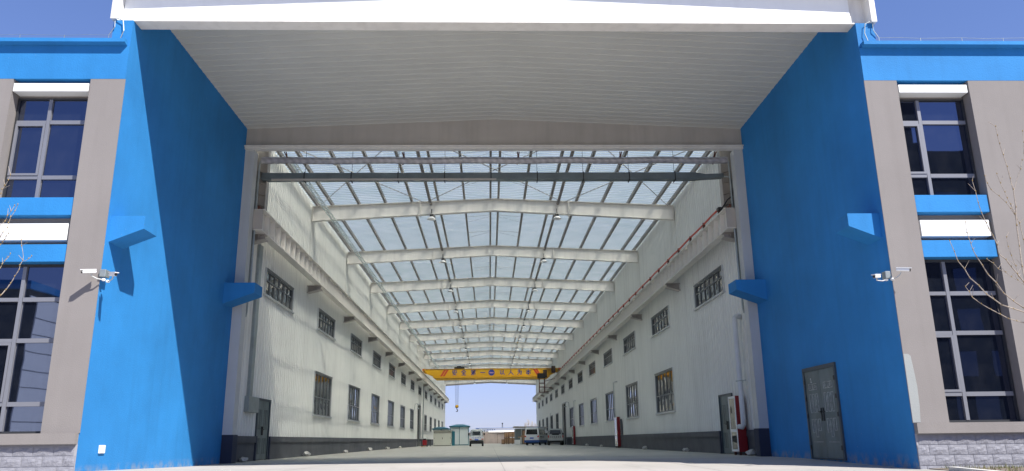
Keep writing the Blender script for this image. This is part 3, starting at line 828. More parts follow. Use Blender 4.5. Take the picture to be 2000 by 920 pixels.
# bracing rods
def xbrace(ya, yb):
    for (p, q) in ((-8.2, -3.3), (-3.2, 3.2), (3.3, 8.2)):
        for (u, v) in ((p, q), (q, p)):
            x0, x1 = XC + u, XC + v
            # follow the roof: split at the ridge
            pts = [(x0, ya + .2, rz(x0) - .06)]
            if (u < 0) != (v < 0): pts.append((XC, (ya + yb) / 2, rz(XC) - .13))
            pts.append((x1, yb - .2, rz(x1) - .06))
            MB().tube(pts, .018, 6).build('brace_rod', steelg, rf)
xbrace(FR[0], FR[1]); xbrace(FR[5], FR[6]); xbrace(FR[10], FR[11])
# sag rods between purlins
g = MB()
for i in range(13):
    ya, yb = FR[i], FR[i + 1]
    for fr in (.33, .67):
        y = ya + (yb - ya) * fr
        for sgn in (-1, 1):
            x0, x1 = XC + sgn * PO[0], XC + sgn * PO[1]
            g.tube([(x0, y, rz(x0) + .12), (x1, y + .0, rz(x1) + .07)], .008, 4, False)
            g.tube([(x0, y, rz(x0) + .05), (x1, y + 1.2, rz(x1) + .12)], .006, 4, False)
            x0, x1 = XC + sgn * PO[-1], XC + sgn * 8.3
            g.tube([(x0, y, rz(x0) + .12), (x1, y, rz(x1) + .07)], .008, 4, False)
g.build('sag_rod', purm, rf)['kind'] = 'stuff'

# high bay lamps
def lamp(sgn, y, label):
    x = XC + sgn * 2.95; zt = rz(x) - .52
    t = thing('high_bay_lamp', label, 'lamp', (x, y, zt - .25), group='high bay lamps hanging in two rows under the rafters', local=True)
    MB().tube([(0, 0, .42), (0, 0, .16)], .02, 6).build('stem', black, t)
    MB().lathe([(.05, .20), (.085, .18), (.09, .06), (.07, .04)], (0, 0, 0), 12).build('ballast', black, t)
    MB().lathe([(.07, .05), (.10, .03), (.21, -.07), (.215, -.085), (.20, -.085), (.09, .015), (.05, .03)], (0, 0, 0), 16).build('shade', white, t)
    return t
names = ['nearest', 'second', 'third', 'fourth', 'fifth', 'sixth', 'seventh', 'eighth', 'ninth', 'tenth', 'eleventh', 'twelfth', 'last']
base = {}
for i, y in enumerate(FR[1:]):
    for sgn in (-1, 1):
        lb = 'white bell shaped lamp under the %s rafter, %s of the ridge' % (names[i], 'left' if sgn < 0 else 'right')
        if not base: base[0] = lamp(sgn, y - .02, lb)
        else:
            x = XC + sgn * 2.95
            copy_tree(base[0], (x, y - .02, rz(x) - .77), lb)

# ------------------------------------------------------------------ pipes across the portal
g = MB()
n = 150; pts = []; rs = []
for i in range(n + 1):
    pts.append((XL + .42 + (16.14) * i / n, 25.0, 9.38 + .012 * math.sin(i * .21))); rs.append(.118 + .005 * (i % 2))
g.tube(pts, rs, 12)
ip = g.build('insulated_pipe', insul); tag(ip, 'upper ribbed wrapped pipe hung across the hall mouth under the beam', 'pipe')
for side in 'LR':
    W = lambda d: WX(side, d)
    MB().tube([(W(.44), 25.0, 9.38), (W(.37), 25.0, 9.33), (W(.35), 25.0, 9.2), (W(.35), 25.0, 4.95)], .032, 8).build('drop_pipe', galv, ip)
for i, x in enumerate((-6.95, -2.95, 1.0, 4.55, 7.85)):
    g = MB().tube([(x, 24.7, 9.58), (x + .03, 24.9, 9.5), (x, 25.14, 9.42), (x, 25.0, 9.23)], .02, 6)
    g.tube([(x + .06, 24.7, 9.58), (x + .05, 25.15, 9.38), (x, 25.02, 9.24)], .02, 6).build('hanger', rustm, ip)
g = MB().cham(XL + .33, XR - 1.4, 25.32, 25.6, 8.80, 9.06, .02)
du = g.build('metal_duct', galvd); tag(du, 'lower dark square duct with black straps across the hall mouth', 'duct')
MB().prism([(XR - 1.42, 8.82), (XR - 1.42, 9.05), (XR - 1.1, 8.99), (XR - .45, 9.02), (XR - .45, 8.88), (XR - 1.1, 8.84)], 'y', 25.34, 25.58).build('duct_end', galvd, du)
B(XL + .7, XC + .0, 25.29, 25.32, 8.765, 8.83).build('lower_tray', steelg, du)
for i in range(9):
    x = -6.4 + i * 1.62
    MB().box(x, x + .03, 25.30, 25.62, 8.76, 9.08).tube([(x + .015, 25.45, 9.07), (x + .015, 25.45, 10.8)], .008, 4).build('strap', black, du)
for side in 'LR':
    W = lambda d: WX(side, d)
    MB().tube([(W(.44), 25.45, 8.93), (W(.24), 25.4, 8.9), (W(.20), 25.35, 8.75), (W(.19), 25.35, 4.2), (W(.19), 25.3, 4.05), (W(.05), 25.3, 4.03)], .032, 8).build('drop_pipe', galv, du)
    MB().tube([(W(.10), 25.2, 9.1), (W(.10), 25.2, 4.4), (W(.1), 25.1, 4.2)], .04, 8).build('drop_pipe', galvd, du)
# cable tray below the left of the roof
g = MB(); x = WX('L', 1.03); z = 9.9
g.box(x - .09, x - .075, 26.6, 110, z, z + .09).box(x + .075, x + .09, 26.6, 110, z, z + .09)
y = 26.7
while y < 110: g.box(x - .075, x + .075, y, y + .05, z + .01, z + .03); y += .35
trm = mat('pale_galvanised_tray', (0.50, 0.55, 0.52), 0.5, metal=0.2, var=0.15, vscale=3)
ct = g.build('cable_tray', trm); tag(ct, 'galvanised ladder cable tray running under the left roof edge', 'cable tray')
g = MB()
for i in range(300):
    pass
pts = [(x + .05 * math.sin(i * 1.7), 26.7 + i * .55, z - .02 + .05 * math.cos(i * 2.3)) for i in range(110)]
g.tube(pts, .010, 5); g.build('cable', galv, ct)
MB().box(WX('L', .0), x + .1, 26.4, 26.55, 9.86, 9.98).build('tray_elbow', galv, ct)
g = MB()
for y in FR[1:10]: g.tube([(x - .05, y, z - .01), (x + .02, y + .5, z - .35), (x + .12, y + 1.4, z - .12), (x + .06, y + 2.0, z)], .012, 4)
g.build('loose_cable', galv, ct)

# ------------------------------------------------------------------ overhead crane
YC = 91.0
cr = thing('overhead_crane', 'yellow overhead travelling crane with blue lettering spanning the hall', 'crane', (XC, YC, 6.9))
xa, xb = XL + .62, XR - .62
g = MB().prism([(xa, 8.08), (xb, 8.12), (xb, 7.78), (xb - 1.15, 7.26), (xa + 1.15, 7.24), (xa, 7.72)], 'y', YC, YC + .7)
cg = g.build('main_girder', yel, cr)
MB().box(xa, xb, YC - .06, YC + .78, 8.121, 8.15).build('top_plate', yel, cr)
g = MB().prism([(xa + .95, 7.235), (xb - .95, 7.235), (xb - 1.4, 6.88), (xa + 1.4, 6.88)], 'y', YC - .22, YC + .9)
g.build('lower_flange', yel, cr)
B(xa + 1.2, xb - 1.2, YC - .28, YC - .222, 7.0, 7.06).build('lower_rail', yeld, cr)
for sx in (xa, xb):
    s_ = 1 if sx == xa else -1
    g = MB().box(sx - .12 * s_, sx + .18 * s_, YC - 1.5, YC + 2.4, 7.80, 8.05); g.build('end_truck', yel if s_ > 0 else yeld, cr)
    for yy in (YC - 1.2, YC + 2.1):
        MB().tube([(sx - .03, yy, 7.90), (sx + .05, yy, 7.90)], .15, 14).build('wheel', black, cr)
    MB().tube([(sx, YC - 1.5, 7.92), (sx, YC - 1.75, 7.92)], .09, 8).build('buffer', redc, cr)
# diagonal red stripes
def slant(x0, x1, x2, x3, m_):
    return MB().prism([(x0, 7.30), (x1, 7.30), (x3, 8.05), (x2, 8.05)], 'y', YC - .012, YC - .001).build('red_stripe', m_, cr)
slant(-5.75, -5.50, -5.28, -5.03, redc); slant(-5.44, -5.2, -4.97, -4.73, redc)
slant(5.62, 5.85, 5.14, 5.37, redc); slant(5.90, 6.13, 5.43, 5.66, redc)
# lettering strokes
CH = {
 'an': [[(.5, 1), (.5, .88)], [(.1, .72), (.1, .85), (.9, .85), (.88, .72)], [(.45, .76), (.25, .36), (.78, .02)], [(.68, .52), (.5, .2), (.15, .02)], [(.03, .5), (.97, .5)]],
 'quan': [[(.05, .58), (.5, 1), (.95, .58)], [(.28, .58), (.72, .58)], [(.24, .32), (.76, .32)], [(.08, .04), (.92, .04)], [(.5, .58), (.5, .04)]],
 'di': [[(.25, 1), (.08, .8)], [(.2, .9), (.46, .9)], [(.7, 1), (.55, .8)], [(.65, .9), (.96, .9)], [(.15, .72), (.82, .72), (.82, .55), (.2, .55), (.18, .38), (.88, .38), (.8, .1)], [(.5, .72), (.5, 0)], [(.48, .36), (.08, .05)]],
 'yi': [[(.03, .5), (.97, .5)]],
 'yi3': [[(.15, .92), (.15, .22), (.38, .42)], [(.4, .8), (.5, .62)], [(.78, .95), (.7, .5), (.35, .02)], [(.68, .38), (.96, .05)]],
 'ren': [[(.5, .97), (.42, .5), (.05, .03)], [(.46, .62), (.95, .03)]],
 'wei': [[(.25, .97), (.35, .82)], [(.1, .68), (.86, .68), (.8, .08), (.65, .1)], [(.5, .97), (.42, .5), (.08, .04)], [(.52, .45), (.63, .28)]],
 'ben': [[(.06, .72), (.94, .72)], [(.5, 1), (.5, 0)], [(.48, .7), (.06, .22)], [(.52, .7), (.94, .22)], [(.3, .22), (.7, .22)]]}
for c, cx in (('an', -4.04), ('quan', -2.98), ('di', -1.86), ('yi', -.75), ('yi3', 1.52), ('ren', 2.56), ('wei', 3.58), ('ben', 4.60)):
    g = MB(); h = .60
    for st in CH[c]:
        for p, q in zip(st, st[1:]):
            g.bar((cx + (p[0] - .5) * h, YC - .008, 7.40 + p[1] * h), (cx + (q[0] - .5) * h, YC - .008, 7.40 + q[1] * h), .075, .012, up=(0, 1, 0)) if False else None
            a = Vector((cx + (p[0] - .5) * h, 7.40 + p[1] * h)); b = Vector((cx + (q[0] - .5) * h, 7.40 + q[1] * h)); d_ = (b - a).normalized(); nn = Vector((-d_.y, d_.x)) * .036
            a = a - d_ * .02; b = b + d_ * .02
            g.prism([tuple(a - nn), tuple(b - nn), tuple(b + nn), tuple(a + nn)], 'y', YC - .012, YC - .001)
    g.build('letter', inkb, cr)
disc = [(XC + .36 * math.cos(k * math.pi / 12), 7.68 + .36 * math.sin(k * math.pi / 12)) for k in range(24)]
MB().prism(disc, 'y', YC - .012, YC - .001).build('logo_disc', inkb, cr)
g = MB()
for k, (u, h_) in enumerate(((-.2, .1), (-.1, .1), (0, .1), (.1, .1), (.2, .1))):
    g.box(XC + u - .035, XC + u + .035, YC - .018, YC - .0125, 7.63, 7.63 + h_)
g.box(XC - .26, XC + .26, YC - .018, YC - .0125, 7.60, 7.62); g.build('logo_lettering', mat('logo_pale', (.65, .35, .4), .5, var=0), cr)
# control gear on the right end
MB().cham(5.62, 6.55, YC - .7, YC - .25, 6.92, 7.5, .03).build('control_cabinet', black, cr)
dbs = mat('dark_brown_steel', (.05, .025, .018), .6, var=.3, vscale=5)
MB().cham(6.3, 6.75, YC - .6, YC - .3, 7.0, 7.9, .03).build('drive_unit', dbs, cr); MB().cham(7.3, 7.75, YC - .6, YC - .1, 7.55, 8.35, .03).build('drive_unit', dbs, cr)
g = MB()
for i in range(9): 
    xx = 6.75 + i * .11
    g.tube([(xx, YC - .3, 8.1), (xx + .02, YC - .35, 7.6 - .1 * (i % 3)), (xx + .1, YC - .3, 8.08)], .022, 5)
g.build('festoon_cable', rustm, cr)
g = MB()
for i in range(10):
    x0 = xa + .8 + i * 1.55; g.bar((x0, YC - .05, 8.15), (x0, YC - .05, 8.22), .03)
g.build('girder_clip', rustm, cr)
# trolley
g = MB().cham(-4.1, -2.9, YC + .0, YC + 1.0, 8.16, 8.36, .04); g.cham(-3.8, -3.3, YC + .2, YC + .7, 8.36, 8.5, .04); tr_ = g.build('trolley', black, cr)
MB().tube([(-3.3, YC + .3, 8.4), (-2.4, YC + .3, 8.36)], .05, 8).build('trolley_motor', black, cr)
# hook cables
g = MB()
for dx in (-.2, -.08, .08, .2): g.tube([(-3.78 + dx, YC + .45, 6.9), (-3.78 + dx * .7, YC + .45, 4.0)], .014, 5)
g.build('hoist_cable', mat('hoist_rope', (.12, .17, .28), .5, var=0), cr)
hb = MB().cham(-3.98, -3.58, YC + .3, YC + .6, 3.68, 4.02, .09).build('hook_block', yel, cr)
pts = [(-3.78, YC + .45, 3.7), (-3.78, YC + .45, 3.55), (-3.68, YC + .45, 3.45), (-3.70, YC + .45, 3.3), (-3.80, YC + .45, 3.26), (-3.89, YC + .45, 3.36)]
MB().tube(pts, [.05, .045, .05, .05, .04, .02], 8).build('hook', black, hb)
# access cage hanging on the right
g = MB()
for xx in (5.86, 6.48): 
    for yy in (YC - .3, YC + .4): g.bar((xx, yy, 5.35), (xx, yy, 6.9), .075)
for z in (5.36, 5.95, 6.4):
    g.bar((5.86, YC - .3, z), (6.48, YC - .3, z), .06); g.bar((5.86, YC + .4, z), (6.48, YC + .4, z), .06)
    for xx in (5.86, 6.48): g.bar((xx, YC - .3, z), (xx, YC + .4, z), .05)
g.bar((6.48, YC - .2, 5.4), (7.3, YC - .2, 5.5), .05).bar((6.48, YC - .2, 5.9), (7.3, YC - .2, 5.9), .05).bar((6.48, YC - .2, 6.6), (7.7, YC - .2, 6.9), .05)
g.build('access_cage', rustm, cr)

# ------------------------------------------------------------------ fittings on the walls
def hydrant(y0, y1, dep, top, label, bare=False):
    x0 = XR - .02 - dep
    t = thing('hydrant_cabinet', label, 'cabinet', (XR - .02 - dep / 2, (y0 + y1) / 2, FZ), group='red hydrant cabinets on the right wall')
    MB().cham(x0, XR - .03, y0, y1, -.48, top, .012).build('body', redp, t)
    g = MB()
    z0, z1 = -.47, top - .01; zm = z0 + (z1 - z0) * .35; a = x0 - .02
    for (p, q, r, s_) in ((y0, y0 + .07, z0, z1), (y1 - .07, y1, z0, z1), (y0 + .07, y1 - .07, z0, z0 + .07), (y0 + .07, y1 - .07, z1 - .07, z1), (y0 + .07, y1 - .07, zm, zm + .09)):
        g.box(a, x0 - .001, p, q, r, s_)
    dr = g.build('door', white if not bare else flash, t)
    B(x0 - .012, x0 - .004, y0 + .07, y1 - .07, zm + .09, z1 - .07).build('door_glass', hglass, dr)
    B(x0 - .012, x0 - .004, y0 + .07, y1 - .07, z0 + .07, zm).build('door_glass', hglass, dr)
    for (yy) in (y0 + .1, y1 - .1):
        for xf in (x0 + .03, XR - .12): B(xf, xf + .06, yy - .03, yy + .03, FZ, -.48).build('foot', rustm, t)
hydrant(26.58, 27.32, .32, 1.38, 'nearest red hydrant cabinet with white framed glass door, beside the grey double door')
hydrant(52.5, 53.5, .22, 1.42, 'red hydrant cabinet under the thin riser pipe, second along the right wall')
hydrant(80.3, 81.3, .22, 1.30, 'farthest and smallest red hydrant cabinet, just before the parked pickup')
g = MB().box(XR - .07, XR - .02, 51.7, 52.2, .25, 1.25); tag(g.build('wall_cabinet', plinthm), 'narrow dark box on the right wall next to the second hydrant cabinet', 'box')
def wall_lamp(side, y, label):
    W = lambda d: WX(side, d)
    t = thing('wall_lamp', label, 'lamp', (W(0), y, 3.2), group='small bracket lamps beside the tall doorways')
    MB().tube([(W(-.05), y, 3.25), (W(.02), y, 3.95), (W(.25), y, 4.0), (W(.38), y, 3.85), (W(.38), y, 3.55)], .022, 6).build('bracket', galvd, t)
    MB().lathe([(.04, .12), (.06, .1), (.17, .0), (.16, -.02), (.05, .02)], (W(.38), y, 3.45), 12).build('shade', galv, t)
wall_lamp('L', 86.6, 'small gooseneck lamp on the left wall just before the tall doorway')
wall_lamp('R', 86.2, 'small gooseneck lamp on the right wall just before the tall doorway')
# rubble lumps at wall feet
def rock(x, y, z, s, seed, label):
    rd = random.Random(seed); bm = bmesh.new(); bmesh.ops.create_icosphere(bm, subdivisions=2, radius=1)
    for v in bm.verts:
        n_ = v.co.normalized(); k = rd.uniform(.75, 1.15)
        v.co = Vector((n_.x * s * .9 * k, n_.y * s * 1.2 * k, (n_.z * .5 + .45) * s * 1.1 * k + max(0, -n_.y) * 0))
        if v.co.z < 0: v.co.z = 0
    me = bpy.data.meshes.new('rubble'); bm.to_mesh(me); bm.free(); me.materials.append(rockm)
    o = bpy.data.objects.new('rubble_lump', me); COL.objects.link(o); o.location = (x, y, z); tag(o, label, 'rubble', 'pale rubble lumps at the foot of the walls')
pl = {'L': [('beside the left grey door', 26.3), ('below the first lower window on the left', 35.2), ('below the second lower window on the left', 44.6), ('below the third lower window on the left', 53.6), ('below the fourth lower window on the left', 62.8), ('below the fifth lower window on the left', 71.7)],
      'R': [('next to the nearest red hydrant cabinet', 25.9), ('below the nearest lower window on the right', 34.6), ('below the second lower window on the right', 43.8), ('left of the second hydrant cabinet on the right', 60.8), ('fifth along the right wall foot', 69.7)]}
for s_ in 'LR':
    for i, (lb, y) in enumerate(pl[s_]):
        rock(WX(s_, .17), y, FZ, random.uniform(.15, .2), hash_ if False else i * 7 + (3 if s_ == 'L' else 11), 'small pale plaster lump on the floor ' + lb)

# security cameras
def seccam(loc, yaw, pitch, label, corner):
    t = thing('security_camera', label, 'camera', loc, group='white bullet security cameras on the portal corners', local=True)
    R_ = Matrix.Rotation(yaw, 4, 'Z') @ Matrix.Rotation(pitch, 4, 'X')
    def tr(g):
        g.v = [tuple(R_ @ Vector(v)) for v in g.v]; return g
    tr(MB().cham(-.035, .035, -.16, .10, -.03, .04, .012)).build('housing', white, t)
    tr(MB().prism([(-.045, .036), (.045, .036), (.045, .05), (-.045, .05)], 'y', -.20, .10)).build('sun_hood', white, t)
    tr(MB().tube([(0, -.158, .0), (0, -.18, .0)], .028, 10)).build('lens', black, t)
    d = corner - Vector(loc)
    MB().tube([(0, .03, -.02), (0, .04, -.075), tuple(d * .5 + Vector((0, 0, -.06))), tuple(d)], .014, 6).build('arm', flash, t)
    MB().lathe([(.01, -.03), (.035, -.02), (.04, .0), (.03, .025)], tuple(d + Vector((0, -.0, 0))), 10).build('mount_ball', white, t)
seccam((-8.28, 15.84, 3.49), math.radians(35 - 90), math.radians(8), 'white bullet camera aimed left over the left grey pier', Vector((-8.10, 16.04, 3.36)))
seccam((-7.84, 15.85, 3.43), math.radians(50), math.radians(8), 'white bullet camera aimed right on the left blue wall corner', Vector((-8.02, 16.06, 3.33)))
seccam((8.35, 15.9, 3.30), math.radians(-50), math.radians(8), 'white bullet camera aimed left on the right blue wall corner', Vector((8.62, 16.05, 3.26)))
seccam((8.86, 15.84, 3.43), math.radians(60), math.radians(8), 'white bullet camera aimed right over the right grey pier', Vector((8.75, 16.05, 3.27)))
tag(MB().cham(-8.19, -8.06, 16.0, 16.2, 3.42, 3.58, .01).build('junction_box', galv), 'small grey junction box between the two left cameras', 'junction box')
tag(MB().cham(8.58, 8.70, 15.99, 16.15, 3.28, 3.44, .01).build('junction_box', galv), 'small grey junction box between the two right cameras', 'junction box')

# ------------------------------------------------------------------ vehicles
def hull(prof, hw, m, name, parent, inset=None):
    """prof: side profile (y,z) closed; hw(z) half width"""
    n = len(prof); vs = [(-hw(z), y, z) for y, z in prof] + [(hw(z), y, z) for y, z in prof]
    g = MB().add(vs, [tuple(range(n)), tuple(range(2 * n - 1, n - 1, -1))] + [(i, (i + 1) % n, n + (i + 1) % n, n + i) for i in range(n)])
    o = g.build(name, m, parent)
    md = o.modifiers.new('bevel', 'BEVEL'); md.width = .035; md.segments = 2; md.limit_method = 'ANGLE'; md.angle_limit = math.radians(25)
    return o
def wheel(parent, x, y, r, wd=.2):
    s_ = 1 if x > 0 else -1
    w_ = MB().tube([(x - wd / 2, y, r), (x - wd / 2 + .02, y, r), (x + wd / 2 - .02, y, r), (x + wd / 2, y, r)], [r * .9, r, r, r * .9], 20).build('wheel', rubber, parent, smooth=False)
    MB().tube([(x + s_ * (wd / 2 - .02), y, r), (x + s_ * (wd / 2 + .008), y, r)], [r * .58, r * .5], 14).build('rim', galv, w_)
def wpanel(parent, name, m, pts3, th=(0, -.012, 0)):
    n = len(pts3); t_ = Vector(th)
    vs = [Vector(p) for p in pts3] + [Vector(p) + t_ for p in pts3]
    return MB().add(vs, [tuple(range(n)), tuple(range(2 * n - 1, n - 1, -1))] + [(i, (i + 1) % n, n + (i + 1) % n, n + i) for i in range(n)]).build(name, m, parent)

# minibus (rear faces the viewer; local y=0 rear, length +y)
v = thing('minibus', 'white minibus with blue lower band and blue roof, parked by the right wall', 'van', (4.72, 88.2, FZ), rz=math.radians(-16), local=True)
hw = lambda z: .84 if z < 1.05 else .84 - (z - 1.05) * .13
hull([(0, .30), (-.02, .55), (0, 1.1), (.14, 1.88), (.3, 1.94), (3.3, 1.94), (3.55, 1.82), (4.15, 1.12), (4.6, .95), (4.68, .5), (4.6, .28)], hw, vanw, 'body', v)
hull([(-.05, .30), (-.05, .56), (4.72, .56), (4.7, .27)], lambda z: .86, vanb, 'lower_band', v)
wpanel(v, 'rear_window', vglass, [(-.66, .035, 1.16), (.66, .035, 1.16), (.60, .135, 1.72), (-.60, .135, 1.72)], (0, -.03, .0))
for s_ in (-1, 1):
    for (a, b, c, d) in ((.35, 1.25, .45, 1.2), (1.4, 2.35, 1.42, 2.3), (2.5, 3.5, 2.52, 3.15)):
        xx = s_ * .835; xt = s_ * .765
        wpanel(v, 'side_window', vglass, [(xx, a, 1.16), (xx, b, 1.16), (xt, d, 1.70), (xt, c, 1.70)], (s_ * .018, 0, 0))
    wpanel(v, 'tail_light', tail, [(s_ * .62, -.015, .86), (s_ * .82, -.005, .9), (s_ * .80, .02, 1.06), (s_ * .66, .01, 1.0)], (0, -.03, 0))
    MB().cham(s_ * .88, s_ * 1.02, 3.5, 3.58, 1.1, 1.32, .01).build('mirror', black, v)
    for yy in (.85, 3.85): wheel(v, s_ * .74, yy, .31)
MB().cham(-.22, .22, -.06, -.03, .70, .84, .005).build('number_plate', plate, v)
MB().cham(-.84, .84, -.12, -.03, .30, .44, .02).build('rear_bumper', vanb, v)
MB().cham(-.68, .68, .3, 3.3, 1.93, 1.99, .02).build('roof_panel', vanb, v)
g = MB()
for i in range(4): g.box(.846, .856, .5 + .28 * i, .66 + .28 * i, .84, .98)
for i in range(3): g.box(.846, .856, 1.7 + .35 * i, 1.82 + .35 * i, .80, .98)
g.box(.846, .856, .5, 1.5, .74, .77); g.build('side_lettering', black, v)
B(-.7, .7, .1, 4.4, .2, .32).build('chassis', black, v)

# pickup behind
v = thing('pickup_truck', 'dusty white crew cab pickup parked right beside the minibus', 'pickup', (7.1, 84.6, FZ), rz=math.radians(-3), local=True)
hull([(0, .55), (0, 1.05), (1.55, 1.05), (1.6, .5)], lambda z: .83, vang, 'bed', v)
hull([(1.58, .45), (1.58, 1.08), (1.75, 1.68), (2.0, 1.74), (3.1, 1.74), (3.8, 1.12), (4.9, 1.0), (5.05, .5)], lambda z: .83 if z < 1.1 else .83 - (z - 1.1) * .25, vang, 'cab', v)
B(-.76, .76, .06, 1.5, 1.0, 1.055).build('bed_floor', black, v)
wpanel(v, 'rear_window', vglass, [(-.62, 1.56, 1.18), (.62, 1.56, 1.18), (.56, 1.70, 1.60), (-.56, 1.70, 1.60)], (0, -.03, 0))
for s_ in (-1, 1):
    wpanel(v, 'tail_light', tail, [(s_ * .70, -.0, .78), (s_ * .83, -.0, .78), (s_ * .83, 0, 1.03), (s_ * .70, 0, 1.03)], (0, -.03, 0))
    for (a, b) in ((1.9, 2.55), (2.65, 3.3)):
        wpanel(v, 'side_window', vglass, [(s_ * .81, a, 1.15), (s_ * .81, b, 1.15), (s_ * .71, b - .12, 1.58), (s_ * .71, a + .05, 1.58)], (s_ * .02, 0, 0))
    MB().cham(s_ * .84, s_ * 1.0, 3.3, 3.38, 1.1, 1.3, .01).build('mirror', black, v)
    for yy in (.9, 4.1): wheel(v, s_ * .72, yy, .36, .24)
    MB().tube([(s_ * .7, .1, 1.05), (s_ * .7, .9, 1.42), (s_ * .6, 1.5, 1.5)], .025, 6).build('bed_rail', black, v)
MB().cham(-.8, .8, -.12, -.02, .48, .60, .02).build('rear_bumper', flash, v)
B(-.72, .72, .05, 4.9, .28, .56).build('chassis', black, v)
g = MB()
for i in range(6): 
    x0 = -.58 + i * .2
    g.box(x0, x0 + .12, -.012, -.001, .80, .83).box(x0, x0 + .12, -.012, -.001, .90, .93).box(x0 + .045, x0 + .07, -.012, -.001, .76, .97)
g.build('tailgate_lettering', black, v)
MB().cham(-.4, .4, .5, 1.2, 1.06, 1.28, .06).build('load', black, v)

# mini truck left
v = thing('mini_truck', 'small white mini truck with blue plate, parked by the teal roofed booth', 'truck', (-1.33, 81.6, FZ), rz=math.radians(1), local=True)
hull([(0, .62), (0, .98), (1.9, .98), (1.9, .55)], lambda z: .74, vanw, 'bed', v)
B(-.68, .68, .05, 1.85, .93, .985).build('bed_floor', galvd, v)
hull([(1.92, .45), (1.92, 1.0), (2.0, 1.66), (2.15, 1.74), (2.9, 1.72), (3.35, 1.1), (3.5, .6), (3.45, .4)], lambda z: .73 if z < 1.0 else .73 - (z - 1.0) * .16, vanw, 'cab', v)
wpanel(v, 'rear_window', vglass, [(-.42, 1.93, 1.12), (.42, 1.93, 1.12), (.40, 2.0, 1.52), (-.40, 2.0, 1.52)], (0, -.03, 0))
g = MB().tube([(-.66, 1.75, .98), (-.62, 1.75, 1.5), (-.45, 1.75, 1.66), (.45, 1.75, 1.66), (.62, 1.75, 1.5), (.66, 1.75, .98)], .028, 6)
g.tube([(-.62, 1.75, 1.45), (-.3, 1.78, 1.28), (-.28, 1.78, 1.0)], .02, 6).tube([(.62, 1.75, 1.45), (.3, 1.78, 1.28), (.28, 1.78, 1.0)], .02, 6); g.build('roll_frame', galvd, v)
for s_ in (-1, 1):
    MB().cham(s_ * .76, s_ * .90, 3.0, 3.06, 1.12, 1.38, .01).build('mirror', black, v)
    wpanel(v, 'tail_light', amber, [(s_ * .50, -.0, .66), (s_ * .58, -.0, .66), (s_ * .58, 0, .76), (s_ * .50, 0, .76)], (0, -.03, 0))
    wpanel(v, 'tail_light', tail, [(s_ * .60, -.0, .66), (s_ * .70, -.0, .66), (s_ * .70, 0, .76), (s_ * .60, 0, .76)], (0, -.03, 0))
    for yy in (.65, 2.85): wheel(v, s_ * .64, yy, .27, .18)
MB().cham(-.2, .2, -.05, -.015, .60, .72, .005).build('number_plate', plate, v)
MB().cham(-.66, .66, .02, .12, .36, .52, .02).build('rear_bumper', black, v)
B(-.6, .6, .1, 3.3, .25, .58).build('chassis', black, v)
g = MB()
for i in range(6):
    x0 = -.5 + i * .17
    g.box(x0, x0 + .1, -.012, -.001, .82, .84).box(x0 + .035, x0 + .055, -.012, -.001, .79, .91).box(x0, x0 + .1, -.012, -.001, .88, .90)
g.build('tailgate_lettering', inkb, v)

# ------------------------------------------------------------------ booths, cabinet, machine
t = thing('metal_booth', 'tall white metal booth with teal hipped roof and double door', 'booth', (-3.9, 106.5, FZ))
B(-5.20, -2.75, 105.0, 108.6, FZ, 1.75).build('wall', shedw, t)
g = MB().add([(-5.35, 104.8, 1.75), (-2.6, 104.8, 1.75), (-2.6, 108.8, 1.75), (-5.35, 108.8, 1.75), (-4.4, 106, 2.12), (-3.5, 106, 2.12), (-3.5, 107.6, 2.12), (-4.4, 107.6, 2.12), (-5.35, 104.8, 1.88), (-2.6, 104.8, 1.88), (-2.6, 108.8, 1.88), (-5.35, 108.8, 1.88)],
         [(0, 3, 2, 1), (4, 5, 6, 7), (0, 1, 9, 8), (1, 2, 10, 9), (2, 3, 11, 10), (3, 0, 8, 11), (8, 9, 5, 4), (9, 10, 6, 5), (10, 11, 7, 6), (11, 8, 4, 7)])
g.build('roof', teal, t)
g = MB()
for xx in (-5.20, -4.02, -2.82): g.box(xx, xx + .07, 104.96, 105.0, FZ, 1.75)
g.box(-5.20, -2.75, 104.95, 104.995, FZ, FZ + .1).build('frame', teal, t)
for a in (-5.11, -3.93): B(a, a + 1.07, 104.97, 104.99, FZ + .12, 1.72).build('door', shedw, t)
t = thing('metal_booth', 'lower white booth with teal roof behind the beige cabinet', 'booth', (-6.4, 104, FZ))
B(-7.3, -5.3, 103.4, 106.4, FZ, 1.45).build('wall', shedw, t)
g = MB().add([(-7.5, 103.2, 1.45), (-5.2, 103.2, 1.45), (-5.2, 106.6, 1.45), (-7.5, 106.6, 1.45), (-6.8, 104.3, 1.78), (-5.9, 104.3, 1.78), (-5.9, 105.6, 1.78), (-6.8, 105.6, 1.78), (-7.5, 103.2, 1.56), (-5.2, 103.2, 1.56), (-5.2, 106.6, 1.56), (-7.5, 106.6, 1.56)],
         [(0, 3, 2, 1), (4, 5, 6, 7), (0, 1, 9, 8), (1, 2, 10, 9), (2, 3, 11, 10), (3, 0, 8, 11), (8, 9, 5, 4), (9, 10, 6, 5), (10, 11, 7, 6), (11, 8, 4, 7)])
g.build('roof', teal, t)
MB().box(-6.35, -6.27, 103.36, 103.4, FZ, 1.45).box(-7.3, -7.22, 103.36, 103.4, FZ, 1.45).build('frame', teal, t)
t = thing('metal_cabinet', 'wide low beige metal cabinet in front of the booths', 'cabinet', (-5.9, 99.6, FZ))
MB().cham(-7.0, -4.75, 99.0, 100.4, FZ + .05, 1.18, .02).build('body', cabm, t)
MB().box(-7.1, -4.6, 98.85, 100.55, 1.18, 1.27).build('lid', steelg, t)
B(-4.70, -4.35, 99.2, 100.3, FZ, 1.15).build('side_gap_panel', teal, t)
B(-6.95, -4.8, 99.05, 100.3, FZ, FZ + .05).build('base', black, t)
g = MB()
for xx in (-6.9, -4.9):
    for z in (-.4, .3, 1.0): g.box(xx, xx + .06, 98.97, 99.0, z, z + .08)
